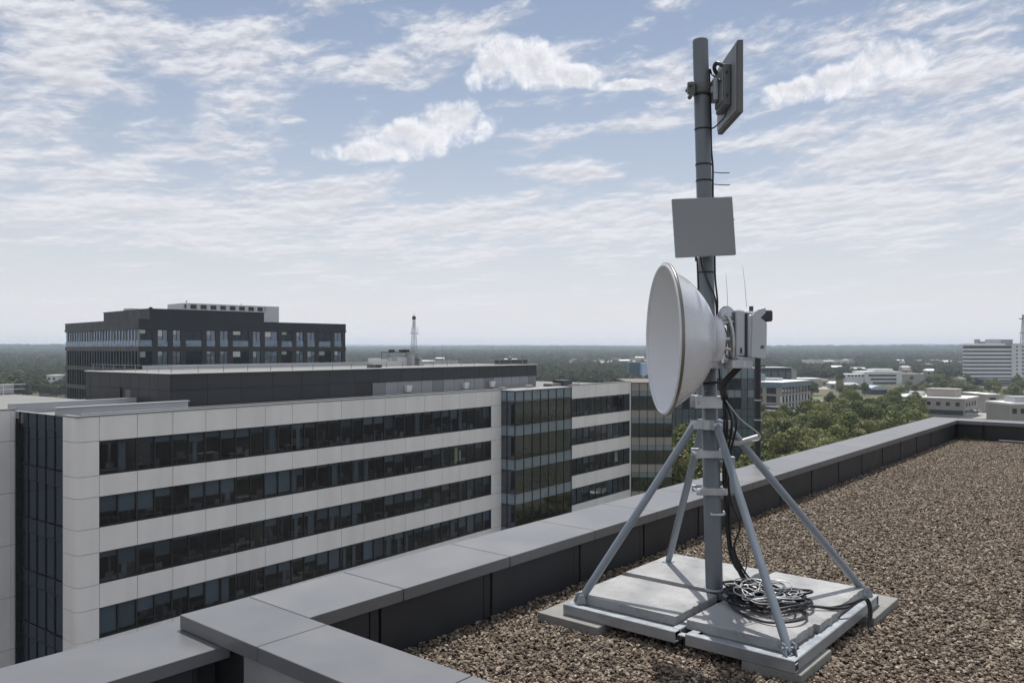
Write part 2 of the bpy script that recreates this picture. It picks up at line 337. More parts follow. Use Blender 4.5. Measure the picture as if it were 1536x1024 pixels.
# ------------------------------------------------------------------ mast on its ballasted frame
MBASE = Vector((4.68, 2.27, .10)); MTOP = Vector((4.622, 2.338, 3.577))
def mast_at(z): t = (z-MBASE.z)/(MTOP.z-MBASE.z); return MBASE.lerp(MTOP, t)
def rig():
    O = Vector((4.68, 2.27, .045))
    t = thing('antenna_mast', 'galvanised pole mast on four splayed legs bolted to a square steel frame', 'antenna mast', O)
    b = MB(O); b.tube([mast_at(.10), mast_at(1.16), mast_at(1.165), mast_at(3.57), mast_at(3.577)], [.053, .053, .0475, .0475, .044], 40); b.build('pole', M['mast'], t)
    b = MB(O); p = mast_at(.155); b.box(p.x-.09, p.x+.09, p.y-.012, p.y+.0, .095, .1); b.lathe([(.0, .053), (.0, .066), (.012, .066), (.016, .0535)], 32, 'Z', c=(p.x, p.y, .152)); b.build('base_plate', M['galv'], t)
    # perimeter frame of channel
    b = MB(O)
    def chan(x0, y0, x1, y1, n):       # channel with upright web and two flanges, n = inward direction
        w, h, th = .05, .062, .005; z0 = .045
        xa, xb = min(x0, x1), max(x0, x1); ya, yb = min(y0, y1), max(y0, y1)
        if n[0]:
            b.box(xa, xa+n[0]*th, ya, yb, z0, z0+h)
            b.box(xa+n[0]*th, xa+n[0]*w, ya, yb, z0+h-th, z0+h-.0005); b.box(xa+n[0]*th, xa+n[0]*w, ya, yb, z0+.0005, z0+th)
        else:
            b.box(xa, xb, ya, ya+n[1]*th, z0, z0+h)
            b.box(xa, xb, ya+n[1]*th, ya+n[1]*w, z0+h-th, z0+h-.0005); b.box(xa, xb, ya+n[1]*th, ya+n[1]*w, z0+.0005, z0+th)
    chan(3.965, 2.155, 3.965, 2.915, (1, 0)); chan(3.972, 1.497, 3.972, 2.10, (1, 0)); chan(5.39, 1.5, 5.39, 2.915, (-1, 0))
    chan(4.022, 1.497, 5.34, 1.497, (0, 1)); chan(4.015, 2.92, 5.34, 2.92, (0, -1))
    chan(4.022, 2.155, 5.335, 2.155, (0, 1)); chan(4.022, 2.10, 5.335, 2.10, (0, -1))
    b.box(3.985, 4.03, 2.102, 2.153, .082, .09); b.box(4.016, 4.16, 2.21, 2.865, .084, .0955); b.box(4.023, 4.16, 1.55, 2.045, .084, .0955); b.box(4.2, 5.33, 1.549, 1.62, .084, .0955)
    b.box(4.60, 4.66, 1.55, 2.05, .06, .085); b.box(4.60, 4.66, 2.21, 2.86, .06, .085)
    b.build('base_frame', M['galv'], t, .0025, 1)
    zc = 1.185; mc = mast_at(zc)
    feet = {'A': Vector((4.05, 2.85, .118)), 'B': Vector((5.07, 2.81, .162)), 'C': Vector((4.045, 1.555, .118)), 'D': Vector((5.33, 1.56, .118))}
    for k, q in feet.items():
        dr = (Vector((q.x, q.y, 0))-Vector((mc.x, mc.y, 0))).normalized()
        top = mc+dr*.1+Vector((0, 0, .0)); low = top.lerp(q, .06)
        b = MB(O); b.tube([top+Vector((0, 0, .012))-dr*.02, top+dr*.01-Vector((0, 0, .012)), top.lerp(q, .08), top.lerp(q, .93), q], [.021, .0235, .0235, .0235, .02], 20)
        leg = b.build('leg', M['legm'], t)
        side = Vector((-dr.y, dr.x, 0))
        b = MB(O)      # foot lug
        if k != 'B':
            for sg in (-1, 1):
                c = q+side*sg*.0275
                b.add([c+dr*.035-Vector((0, 0, .012))+side*sg*.002, c-dr*.035-Vector((0, 0, .012))+side*sg*.002, c-dr*.02+Vector((0, 0, .045))+side*sg*.002, c+dr*.012+Vector((0, 0, .045))+side*sg*.002,
                       c+dr*.035-Vector((0, 0, .012))-side*sg*.002, c-dr*.035-Vector((0, 0, .012))-side*sg*.002, c-dr*.02+Vector((0, 0, .045))-side*sg*.002, c+dr*.012+Vector((0, 0, .045))-side*sg*.002],
                      [(0, 1, 2, 3), (7, 6, 5, 4), (0, 4, 5, 1), (1, 5, 6, 2), (2, 6, 7, 3), (3, 7, 4, 0)])
            b.tube([q+Vector((0, 0, .02))-side*.04, q+Vector((0, 0, .02))+side*.04], .007, 8)
        else:
            b.box(q.x-.035, q.x+.035, q.y-.03, q.y+.03, .1555, .163)
        b.build('foot_lug', M['galv'], leg)
        b = MB(O); h = top+Vector((0, 0, 0)); b.tube([h-side*.034, h+side*.034], .0095, 6, smooth=False); b.tube([h-side*.027, h+side*.027], .02, 14)
        b.build('hinge_bolt', M['galv2'], leg)
    b = MB(O)
    b.lathe([(-.03, .0545), (-.03, .068), (.03, .068), (.03, .0545)], 40, 'Z', False, c=mc)
    for k, q in feet.items():
        dr = (Vector((q.x, q.y, 0))-Vector((mc.x, mc.y, 0))).normalized(); sd = Vector((-dr.y, dr.x, 0))
        for sg in (-1, 1):
            mx = Matrix.Translation(mc+dr*.085+sd*sg*.028) @ Matrix.Rotation(math.atan2(dr.y, dr.x), 4, 'Z')
            b.box(-.028, .035, -.0025, .0025, -.027, .024, mx)
    b.build('tripod_head', M['galv2'], t, .002, 1)
    def clamp(z, w, h, lug, m=M['galv2'], ysh=0):
        p = mast_at(z); mx = Matrix.Translation(p) @ Matrix.Rotation(RA, 4, 'Z'); b = MB(O)
        r = .055 if z < 1.16 else .05
        b.lathe([(-h/2, r-.002), (-h/2, r+.011), (h/2, r+.011), (h/2, r-.002)], 36, 'Z', True, c=p)
        b.box(-w-ysh, w-ysh, -r-.018, -r-.004, -h/2, h/2, mx); b.box(-w-ysh, w-ysh, r+.004, r+.018, -h/2, h/2, mx)
        for sx in lug:
            q0 = mx @ Vector((sx, -r-.04, 0)); q1 = mx @ Vector((sx, r+.03, 0)); b.tube([q0, q1], .007, 8)
            b.tube([mx @ Vector((sx, -r-.03, 0)), mx @ Vector((sx, -r-.018, 0))], .014, 6, smooth=False)
        return b.build('clamp', m, t, .005, 2)
    clamp(1.325, .085, .075, (-.075,), ysh=.02)
    clamp(1.005, .095, .045, (-.1, .065), ysh=.015)
    clamp(.775, .095, .042, (-.1, .065), ysh=.015)
    # outrigger tube near the head and eye bolt
    b = MB(O); p = mast_at(1.09); f = LD(1, 0); g = LD(0, 1)
    b.tube([p+f*.05+Vector((0, 0, -.02)), p+f*.17+Vector((0, 0, -.02)), p+f*.20+Vector((0, 0, -.015)), p+f*.30+Vector((0, 0, .012))+g*.02], [.015, .019, .019, .019], 14)
    b.build('outrigger', M['whitecab'], t)
    b = MB(O); p = mast_at(.64); b.tube(smooth([p-g*.055-f*.02, p-g*.085-f*.02, p-g*.09+f*.03, p-g*.06+f*.06, p+f*.07]), .008, 8); b.build('eye_bolt', M['galv2'], t)
    # cable ties round the pole
    for z in (3.02, 2.80, 2.70, 3.23, 2.13, 1.62):
        p = mast_at(z); b = MB(O); b.lathe([(-.004, .048), (-.004, .0505), (.004, .0505), (.004, .048)], 28, 'Z', c=p); 
        if z in (2.80, 2.70):
            s0 = p+f*.052-Vector((0, 0, .045 if z > 2.75 else .02)); b.tube(smooth([s0, s0+f*.03+Vector((0, 0, -.003)), s0+f*.08+Vector((0, 0, -.006)), s0+f*.11+Vector((0, 0, -.004))]), .003, 6)
        b.build('cable_tie', M['black'], t)
    # ballast slabs
    sl = [('concrete slab at front left of the frame, under the nearest left leg', 4.075, 4.60, 2.215, 2.905, .096, .152, .4),
          ('concrete slab at back left of the frame, rear leg standing on it', 4.665, 5.31, 2.215, 2.91, .096, .156, -.3),
          ('chipped concrete slab at back right of the frame behind the cable coil', 4.76, 5.31, 1.56, 2.14, .096, .158, .5),
          ('concrete slab at front right of the frame in front of the cable coil', 4.075, 4.46, 1.575, 2.145, .096, .152, -.2),
          ('narrow concrete slab wedged between front right and back right slabs', 4.468, 4.752, 1.545, 2.142, .096, .149, .1)]
    for lb, x0, x1, y0, y1, z0, z1, rz in sl:
        c = ((x0+x1)/2, (y0+y1)/2, z0)
        b = MB(c)
        # chipped outline
        def edge(p, q, n=14, amp=.004):
            return [(p[0]+(q[0]-p[0])*i/n+rnd.uniform(-1, 1)*amp*(i > 0), p[1]+(q[1]-p[1])*i/n+rnd.uniform(-1, 1)*amp*(i > 0)) for i in range(n)]
        poly = edge((x0, y0), (x1, y0), amp=.006)+edge((x1, y0), (x1, y1), amp=.003)+edge((x1, y1), (x0, y1), amp=.002)+edge((x0, y1), (x0, y0), amp=.0015)
        b.prism(poly, z0, z1)
        o = b.build('ballast_slab', M['slab'], None, .005, 2); o.location = c; o.rotation_euler.z = math.radians(rz*.6)
        tag(o, lb, 'concrete slab', 'ballast slabs on the mast frame')
    for lb, x0, x1, y0, y1 in (('square concrete pad on gravel under the front left frame corner', 3.9, 4.30, 2.62, 3.06), ('square concrete pad on gravel under the front right frame corner', 3.975, 4.42, 1.467, 1.78),
                               ('square concrete pad on gravel under the back right frame corner', 5.10, 5.62, 1.442, 1.86), ('concrete pad under the back left frame corner, mostly hidden', 5.05, 5.45, 2.55, 2.98)):
        c = ((x0+x1)/2, (y0+y1)/2, 0); b = MB(c); b.box(x0, x1, y0, y1, -.017, .0445)
        o = b.build('paving_pad', M['pad'], None, .006, 2); o.location = c; tag(o, lb, 'concrete pad', 'pads under the mast frame')
rig()

# ------------------------------------------------------------------ dish with its radio
class DB(MB):          # dish pieces share one depth scale along the boresight
    def build(s, *a, **k):
        def g(x): return x*.9 if x <= .3 else (.27+(x-.3)*.9 if x <= .44 else .396+(x-.44)*.84)
        s.v = [(g(x), y, z) for x, y, z in s.v]; return MB.build(s, *a, **k)
def dish():
    O = LD(.868, 4.65, 1.708); ang = math.atan2((RT[1]*.999+FW[1]*.044), (RT[0]*.999+FW[0]*.044))
    t = thing('dish_antenna', 'white drum shaped microwave dish facing left on the mast', 'dish antenna', O, ang)
    prof = [(0, .43), (.012, .424), (.04, .405), (.08, .382), (.13, .35), (.187, .303), (.225, .264), (.258, .222), (.282, .182), (.295, .152), (.3, .137)]
    b = DB(); b.lathe(prof, 96); b.build('reflector', M['white'], t)
    inn = [(.3, .001), (.295, .05), (.289, .1), (.28, .15), (.26, .2), (.228, .25), (.188, .292), (.13, .337), (.07, .37), (.03, .396), (.006, .411)]
    b = DB(); b.lathe(inn, 96); b.build('bowl', M['whitein'], t)
    b = DB(); b.lathe([(.008, .4105), (-.004, .412), (-.009, .418), (-.010, .427), (-.006, .433), (.0, .4345)], 96); b.build('lip', M['white'], t)
    b = DB(); b.lathe([(-.0015, .4345), (-.001, .438), (.016, .438), (.0175, .4345), (.02, .415)], 96); b.build('rim_band', M['rim'], t)
    b = DB(); b.lathe([(.296, .13), (.298, .1365), (.352, .1325), (.36, .128), (.362, .05)], 64); b.build('hub_collar', M['white'], t)
    # stainless swivel clamp behind the hub
    b = DB(); b.lathe([(.363, .001), (.363, .075), (.375, .085), (.392, .075), (.395, .0)], 40)
    for sy in (-1, 1):
        b.tube(smooth([(.372, sy*.05, .14), (.40, sy*.075, .12), (.425, sy*.08, .02), (.432, sy*.07, -.1), (.455, sy*.05, -.118)], 8), .012, 10)
        b.tube(smooth([(.385, sy*.03, .165), (.42, sy*.04, .15), (.44, sy*.045, .02), (.44, sy*.04, -.115)], 8), .009, 10)
    b.lathe([(-.02, .0), (-.02, .045), (.0, .055), (.02, .045), (.02, .0)], 24, 'Y', c=(.395, -.045, .135))
    b.tube([(.36, -.07, .0), (.405, -.07, .0)], .012, 6, smooth=False); b.tube([(.36, -.075, -.05), (.41, -.075, -.06)], .01, 6, smooth=False)
    b.tube([(.36, -.06, .09), (.43, -.065, .1)], .01, 8); b.tube([(.39, .0, -.11), (.46, .0, -.125)], .03, 12)
    b.build('swivel_clamp', M['chrome'], t)
    # radio unit: main housing with shell lobes
    def shell(x0, x1, y0, y1, z0, z1, k=.02):
        b = DB(); b.box(x0, x1, y0, y1, z0, z1); return b
    r = shell(.442, .505, -.085, .05, -.095, .165).build('radio_housing', M['plas'], t, .012, 4)
    shell(.507, .524, -.078, .045, -.1, .15).build('seal_joint', M['dark'], r, .004, 2)
    shell(.522, .62, -.098, .055, -.102, .14).build('housing_cover', M['plas'], r, .014, 4)
    # raised side cowl with the scooped top corner
    pr = [(.535, -.1), (.632, -.112), (.641, -.04), (.643, .09), (.622, .108), (.6, .118), (.618, .135), (.634, .148), (.634, .18), (.59, .17), (.56, .155), (.545, .135)]
    b = DB(); n = len(pr); b.add([(x, -.112, z) for x, z in pr]+[(x, -.09, z) for x, z in pr], [tuple(range(n)), tuple(range(2*n-1, n-1, -1))]+[(i, i+n, (i+1) % n+n, (i+1) % n) for i in range(n)])
    b.build('side_cowl', M['plas'], r, .004, 2)
    b = DB(); b.box(.612, .652, -.07, .03, .0, .1); b.build('rear_cap', M['panelback'], r, .006, 2)
    b = DB(); b.box(.60, .69, -.1, -.0, .1, .165); b.tube([(.645, -.05, .11), (.645, -.05, .085)], .018, 14); b.build('cable_gland', M['dark'], r, .012, 3)
    b = DB(); b.box(.46, .6, -.075, .04, .1435, .158); b.build('top_plate', M['wht'], r, .005, 2)
    b = DB(); b.tube([(.572, -.02, .14), (.572, -.02, .19)], .014, 14); b.build('top_gland', M['dark'], r)
    b = DB(); b.box(.468, .482, -.0995+.012, -.08, -.09, -.035); b.build('side_latch', M['chrome'], r, .002, 1)
    b = DB(); b.box(.4685, .4815, -.0895, -.0882, -.08, -.05); b.build('latch_slot', M['dark'], r)
    # the small dark emblem: zigzag peaks on the cowl
    b = DB()
    def stroke(p, q, w=.0022):
        d = Vector((q[0]-p[0], 0, q[1]-p[1])).normalized(); s_ = Vector((-d.z, 0, d.x))*w; y = -.1132
        P = Vector((p[0], y, p[1])); Q = Vector((q[0], y, q[1])); b.add([P-s_, Q-s_, Q+s_, P+s_]+[v+Vector((0, .0009, 0)) for v in (P-s_, Q-s_, Q+s_, P+s_)], [(0, 1, 2, 3), (7, 6, 5, 4), (0, 4, 5, 1), (1, 5, 6, 2), (2, 6, 7, 3), (3, 7, 4, 0)])
    for p, q in (((.598, -.054), (.604, -.038)), ((.604, -.038), (.611, -.054)), ((.606, -.05), (.613, -.034)), ((.613, -.034), (.62, -.054)), ((.616, -.04), (.622, -.04)), ((.6, -.046), (.61, -.046))): stroke(p, q)
    b.build('emblem', M['dark'], r)
    # lower gearbox and arm to the mast
    b = DB(); b.box(.415, .56, -.08, .05, -.165, -.118); b.build('lower_bracket', M['plas'], t, .006, 2)
    for xa_, xb_ in ((.49, .51), (.42, .436)): b = DB(); b.box(xa_, xb_, -.0835, -.0805, -.16, -.12); b.build('bracket_rib', M['galv2'], t, .002, 1)
    mw = mast_at(1.57); import mathutils
    loc = Matrix.Rotation(-ang, 4, 'Z') @ (mw-O)
    b = MB(); b.box(loc.x-.02, .43, .052, .075, -.175, -.11); b.box(loc.x-.035, loc.x+.07, .06, loc.y-.04, -.17, -.115); b.build('mount_arm', M['galv2'], t, .003, 1)
    b = MB(); b.lathe([(-.035, .046), (-.035, .062), (.035, .062), (.035, .046)], 36, 'Z', c=(loc.x, loc.y, -.142)); b.box(loc.x-.075, loc.x-.05, loc.y-.03, loc.y+.03, -.17, -.115); b.build('mount_clamp', M['galv2'], t)
    b = MB(); b.tube([(loc.x-.07, loc.y-.08, -.3), (loc.x-.07, loc.y-.08, -.2)], .012, 10); b.tube([(loc.x-.07, loc.y-.08, -.34), (loc.x-.07, loc.y-.08, -.29)], .017, 12); b.tube([(loc.x-.07, loc.y-.08, -.22), (loc.x-.07, loc.y-.08, -.19)], .016, 12)
    b.tube([(loc.x-.07, loc.y-.08, -.315), (loc.x-.02, loc.y-.03, -.315)], .008, 8); b.tube([(loc.x-.07, loc.y-.08, -.2), (loc.x-.02, loc.y-.03, -.17)], .008, 8); b.build('tilt_screw', M['galv'], t)
    for x, z0, z1, dx in ((.42, .16, .385, -.014), (.548, .185, .43, -.028)):
        b = DB(); b.tube([(x, -.0, z0), (x+dx*.4, 0, (z0+z1)/2), (x+dx, 0, z1)], [.0017, .0013, .0008], 6); b.build('whip_antenna', M['steel'], t)
dish()

def panels():
    # square panel facing us, on the mast front
    p = mast_at(2.39); c = LD(0, 0); O = p+LD(-.045, -.155)
    O.z = 2.388
    t = thing('panel_antenna', 'square blank grey panel antenna facing the viewer halfway up the mast', 'panel antenna', O, RA+math.radians(9))
    t.rotation_euler.x = math.radians(-1); t.rotation_euler.y = math.radians(-3.6)
    b = MB(); b.box(-.19, .19, -.014, .014, -.177, .177); b.build('radome', M['panel'], t, .006, 3)
    b = MB(); b.box(-.178, .178, .0145, .022, -.167, .167); b.build('back_plate', M['panelback'], t)
    b = MB(); b.box(-.05, .05, .022, .10, -.06, .06); b.box(-.065, .065, .08, .095, -.03, .03); b.build('mount_bracket', M['galv'], t, .003, 1)
    b = MB(); b.tube([(-.05, .03, -.16), (-.05, .03, -.2)], .008, 8); b.build('connector', M['dark'], t); b = MB(); b.tube([(.188, 0, .04), (.196, 0, .04)], .005, 8); b.build('side_bolt', M['dark'], t)
    # upper panel seen from behind and edge on
    O = LD(1.345, 5.0, 3.25)
    t = thing('panel_antenna', 'flat grey panel antenna near the mast top, seen edge on from behind', 'panel antenna', O, RA+math.radians(-1))
    b = MB(); b.box(-.016, .018, -.25, .25, -.21, .22); b.build('radome', M['panelback'], t, .006, 3)
    b = MB(); b.box(-.022, -.0165, -.235, .235, -.195, .205); b.build('back_plate', M['steel'], t, .002, 1)
    bx = MB(); bx.box(-.066, -.023, -.13, .09, -.13, .12); h = bx.build('radio_housing', M['panelback'], t, .008, 2)
    b = MB()
    for i in range(9): b.box(-.075, -.0665, -.11+i*.022, -.104+i*.022, -.1, .1)
    b.build('cooling_fin', M['steel'], h)
    for z in (-.07, .07): b = MB(); b.tube([(-.05, -.131, z), (-.05, -.139, z)], .008, 6, smooth=False); b.build('screw', M['dark'], h)
    b = MB(); b.tube(smooth([(-.03, .1, .1), (-.08, .06, .15), (-.085, -.02, .16), (-.05, -.06, .13)]), .013, 8); b.build('carry_handle', M['dark'], h)
    b = MB(); mx = mast_at(3.26); q = Matrix.Rotation(-(RA+math.radians(-1)), 4, 'Z') @ (mx-O)
    b.box(q.x+.045, -.085, -.02, .02, -.02, .02); b.box(q.x+.055, q.x+.085, -.045, .045, -.07, .065); b.build('mount_arm', M['galv'], t, .003, 1)
    b = MB(); b.lathe([(-.03, .046), (-.03, .058), (.03, .058), (.03, .046)], 30, 'Z', c=(q.x, q.y, q.z+.01)); b.box(q.x-.095, q.x-.05, q.y-.055, q.y-.025, q.z-.03, q.z+.04)
    b.tube([(q.x-.08, q.y-.09, q.z+.02), (q.x-.08, q.y+.06, q.z+.02)], .011, 8); b.tube([(q.x-.075, q.y-.07, q.z-.04), (q.x-.075, q.y+.0, q.z-.04)], .014, 8)
    b.build('mast_clamp', M['panelback'], t, .002, 1)
panels()

def cables():
    f = LD(1, 0); g = LD(0, 1); U = Vector((0, 0, 1))
    def cab(name, lab, pts, r, m, k=8, org=None):
        pts = [Vector(p) for p in pts]; O = org or pts[-1]; b = MB(O); b.tube(smooth(pts, k), r, 8)
        o = b.build(name, m); o.location = O; tag(o, lab, 'cable', 'cables on the mast'); return o
    m = mast_at
    cab('cable', 'thin black cable looping out under the upper panel antenna', [LD(1.3, 4.9, 3.1), LD(1.29, 4.9, 3.06), m(3.03)+f*.075-g*.05, m(3.02)+f*.052-g*.02], .0045, M['black'])
    cab('cable', 'black cable running down the right side of the mast from the top panel', [LD(1.27, 4.9, 3.27), m(3.36)+f*.07, m(3.38)+f*.052, m(3.1)+f*.053, m(2.9)+f*.052, m(2.78)+f*.058, m(2.6)+f*.054, m(2.3)+f*.056, m(2.1)+f*.055, m(1.95)+f*.06-g*.02, m(1.8)+f*.055-g*.02, m(1.6)+f*.054-g*.03], .006, M['black'])
    cab('cable', 'black cable crossing the mast front just under the square panel', [m(2.23)-f*.045-g*.05, m(2.15)-f*.035-g*.053, m(2.06)+f*.0-g*.055, m(1.98)+f*.035-g*.05, m(1.9)+f*.052-g*.02, m(1.75)+f*.055], .0055, M['black'])
    cab('cable', 'black cable down the left edge of the mast above the dish', [m(2.22)-f*.055, m(2.1)-f*.053, m(1.9)-f*.052, m(1.7)-f*.05], .0055, M['black'])
    rb = LD(1.30, 4.64, 1.56)
    coil = Vector((4.60, 1.90, .165))
    for i, (a, c) in enumerate(((0, 0), (.014, .01), (.03, -.004))):
        cab('cable', ('thickest black cable sagging from the radio to the mast foot', 'black cable from the radio, middle of the bundle beside the mast', 'black cable from the radio with a wide bow below the clamps')[i],
            [rb+f*a, rb+f*(-.03+a)-U*.03, rb+f*(-.075+a)-U*.12+g*.1, m(1.33)+f*(.075+a)-g*.05, m(1.2)+f*(.085+a*2)-g*(.075+c), m(1.0)+f*(.078+a)-g*.04, m(.85)+f*(.075+a), m(.7)+f*(.085+a)-g*.02,
             m(.55)+f*(.09+a+(.05 if i == 2 else 0)), m(.42)+f*(.1+a), m(.3)+f*(.14+a)-g*.02, m(.22)+f*(.18+a*1.5)-g*.05, coil+f*(a)+g*(.04-a)+U*.03, coil+f*(.1+a)+U*.015], .0095-.0015*i, M['black'], 8, coil)
    cab('cable', 'black cable tied at the mast side, second of the bundle', [m(1.55)+f*.057-g*.03, m(1.4)+f*.06-g*.05, m(1.25)+f*.07-g*.07, m(1.05)+f*.068-g*.05, m(.8)+f*.07-g*.03, m(.5)+f*.08-g*.03, m(.35)+f*.11, m(.25)+f*.17, coil+f*.02+U*.05], .006, M['black'], 8, coil)
    cab('cable', 'thin grey wire with a wide loop above the coil', [m(.6)+f*.08, m(.5)+f*.12+g*.05, m(.42)+f*.2+g*.06, m(.3)+f*.22+g*.05, m(.22)+f*.19, coil+f*.0+U*.05], .004, M['dark'], 8, coil)
    cab('cable', 'pale grey cable end curling free to the right of the clamps', [m(1.38)+f*.065-g*.06, m(1.31)+f*.10-g*.08, m(1.22)+f*.17-g*.08, m(1.15)+f*.26-g*.08, m(1.12)+f*.285-g*.08, m(1.095)+f*.275-g*.08, m(1.088)+f*.235-g*.08], .0042, M['whitecab'])
    cab('cable', 'black cable wrapped across the mast just above the upper clamp', [m(1.45)-f*.075-g*.02, m(1.44)-f*.05-g*.05, m(1.445)+f*.0-g*.062, m(1.45)+f*.06-g*.045], .008, M['black'])
    b = MB(); p0 = LD(1.30, 4.95, .6)
    t = thing('junction_box', 'slim grey junction box strapped beside the mast behind the cables', 'junction box', m(.85)+f*.13+g*.03, RA)
    b.box(-.022, .022, -.02, .02, -.1, .13); b.build('housing', M['galv'], t, .004, 2); 
    for z in (-.05, .07): b = MB(); b.box(-.09, -.0225, -.006, .006, z, z+.03); b.build('strap', M['galv2'], t)
    # the coil
    t = thing('cable_coil', 'tangled coil of black and pale cables lying on the ballast slabs', 'cable coil', coil)
    r2 = random.Random(21)
    def loop(cx, cy, a, bb, rot, z, r, m_, wob=.12, n=14):
        pts = []
        ph = r2.uniform(0, 6)
        for i in range(n):
            th = 2*PI*i/n; k = 1+wob*math.sin(2*th+ph)+wob*.6*math.sin(3*th+ph*2)
            x, y = a*k*math.cos(th), bb*k*math.sin(th); c_, s_ = math.cos(rot), math.sin(rot)
            P = f*(cx+x*c_-y*s_)+g*(cy+x*s_+y*c_); zz = z+.012*math.sin(2*th+ph)+r2.uniform(-.006, .006)
            pts.append((P.x, P.y, max(r-.010, zz)))
        b = MB(); b.tube(smooth(pts, 5, True), r, 7, closed=True); b.build('cable', m_, t)
    for i in range(13): loop(r2.uniform(-.05, .06), r2.uniform(-.04, .1), r2.uniform(.08, .21), r2.uniform(.08, .2), r2.uniform(-.9, .9), .006+.0042*i, .0065 if i % 2 else .008, M['black'], .2)
    loop(-.01, .03, .2, .19, .1, .02, .009, M['black'], .05); loop(.03, .07, .19, .16, .1, .035, .009, M['black'], .05)
    loop(-.04, -.12, .19, .24, .3, .0, .0075, M['black'], .08)
    for i in range(8): loop(r2.uniform(-.07, .07), r2.uniform(-.1, .05), r2.uniform(.06, .19), r2.uniform(.05, .17), r2.uniform(-1, 1), .045+.004*i, .0032, M['whitecab'] if i % 3 else M['galv2'], .34)
    pts = [coil, ]
    for r_, P_ in ((.0065, [(4.66, 1.72, .175), (4.74, 1.6, .165), (4.86, 1.515, .175), (5.0, 1.475, .178), (5.03, 1.455, .12), (4.99, 1.445, .04), (4.93, 1.42, .02)]), (.008, [(4.7, 1.66, .17), (4.8, 1.53, .16), (4.95, 1.495, .168), (5.05, 1.47, .168), (5.06, 1.45, .1), (5.0, 1.44, .03)])):
        b = MB(coil); b.tube(smooth(P_), r_, 8); b.build('cable_tail', M['black'], t)
cables()

# dark pole behind the parapet
def side_pole():
    d = 9.02; O = at(1136.5, 693, d); O.z = -.8
    O = Vector((9.077, 3.86, -.8)); 
    t = thing('slim_pole', 'slim black pole fixed outside the parapet behind the radio unit', 'pole', O)
    b = MB(); b.tube([(0, 0, 0), (0, 0, 2.35), (0, 0, 2.37)], [.036, .036, .03], 20); b.build('shaft', M['black'], t)
    for z in (1.63, 1.86): b = MB(); b.lathe([(-.006, .036), (-.006, .04), (.006, .04), (.006, .036)], 20, 'Z', c=(0, 0, z)); b.tube([(.03, -.0, z), (.055, 0, z+.012), (.06, 0, z+.06)], .004, 6); b.build('band', M['galv2'], t)
    
    for z in (.3, .85): b = MB(); b.box(-.05, .05, -.075, -.03, z, z+.1); b.build('wall_bracket', M['galv'], t)
side_pole()
def weed():
    O = Vector((16.45, 3.1, 0)); t = thing('weed', 'small dry weed tuft growing in the far corner of gravel', 'weed', O)
    r2 = random.Random(4); b = MB()
    for i in range(160):
        a = r2.uniform(0, 6.28); q = abs(r2.gauss(0, .14)); x, y = q*math.cos(a)*.7, q*math.sin(a)*1.4; h = r2.uniform(.03, .1); d = r2.uniform(0, 6.28)
        b.quad((x, y, 0), (x+.012, y, 0), (x+.03*math.cos(d)+.006, y+.03*math.sin(d), h), (x+.03*math.cos(d), y+.03*math.sin(d), h))
    b.build('leaves', M['leaf2'], t)
weed()

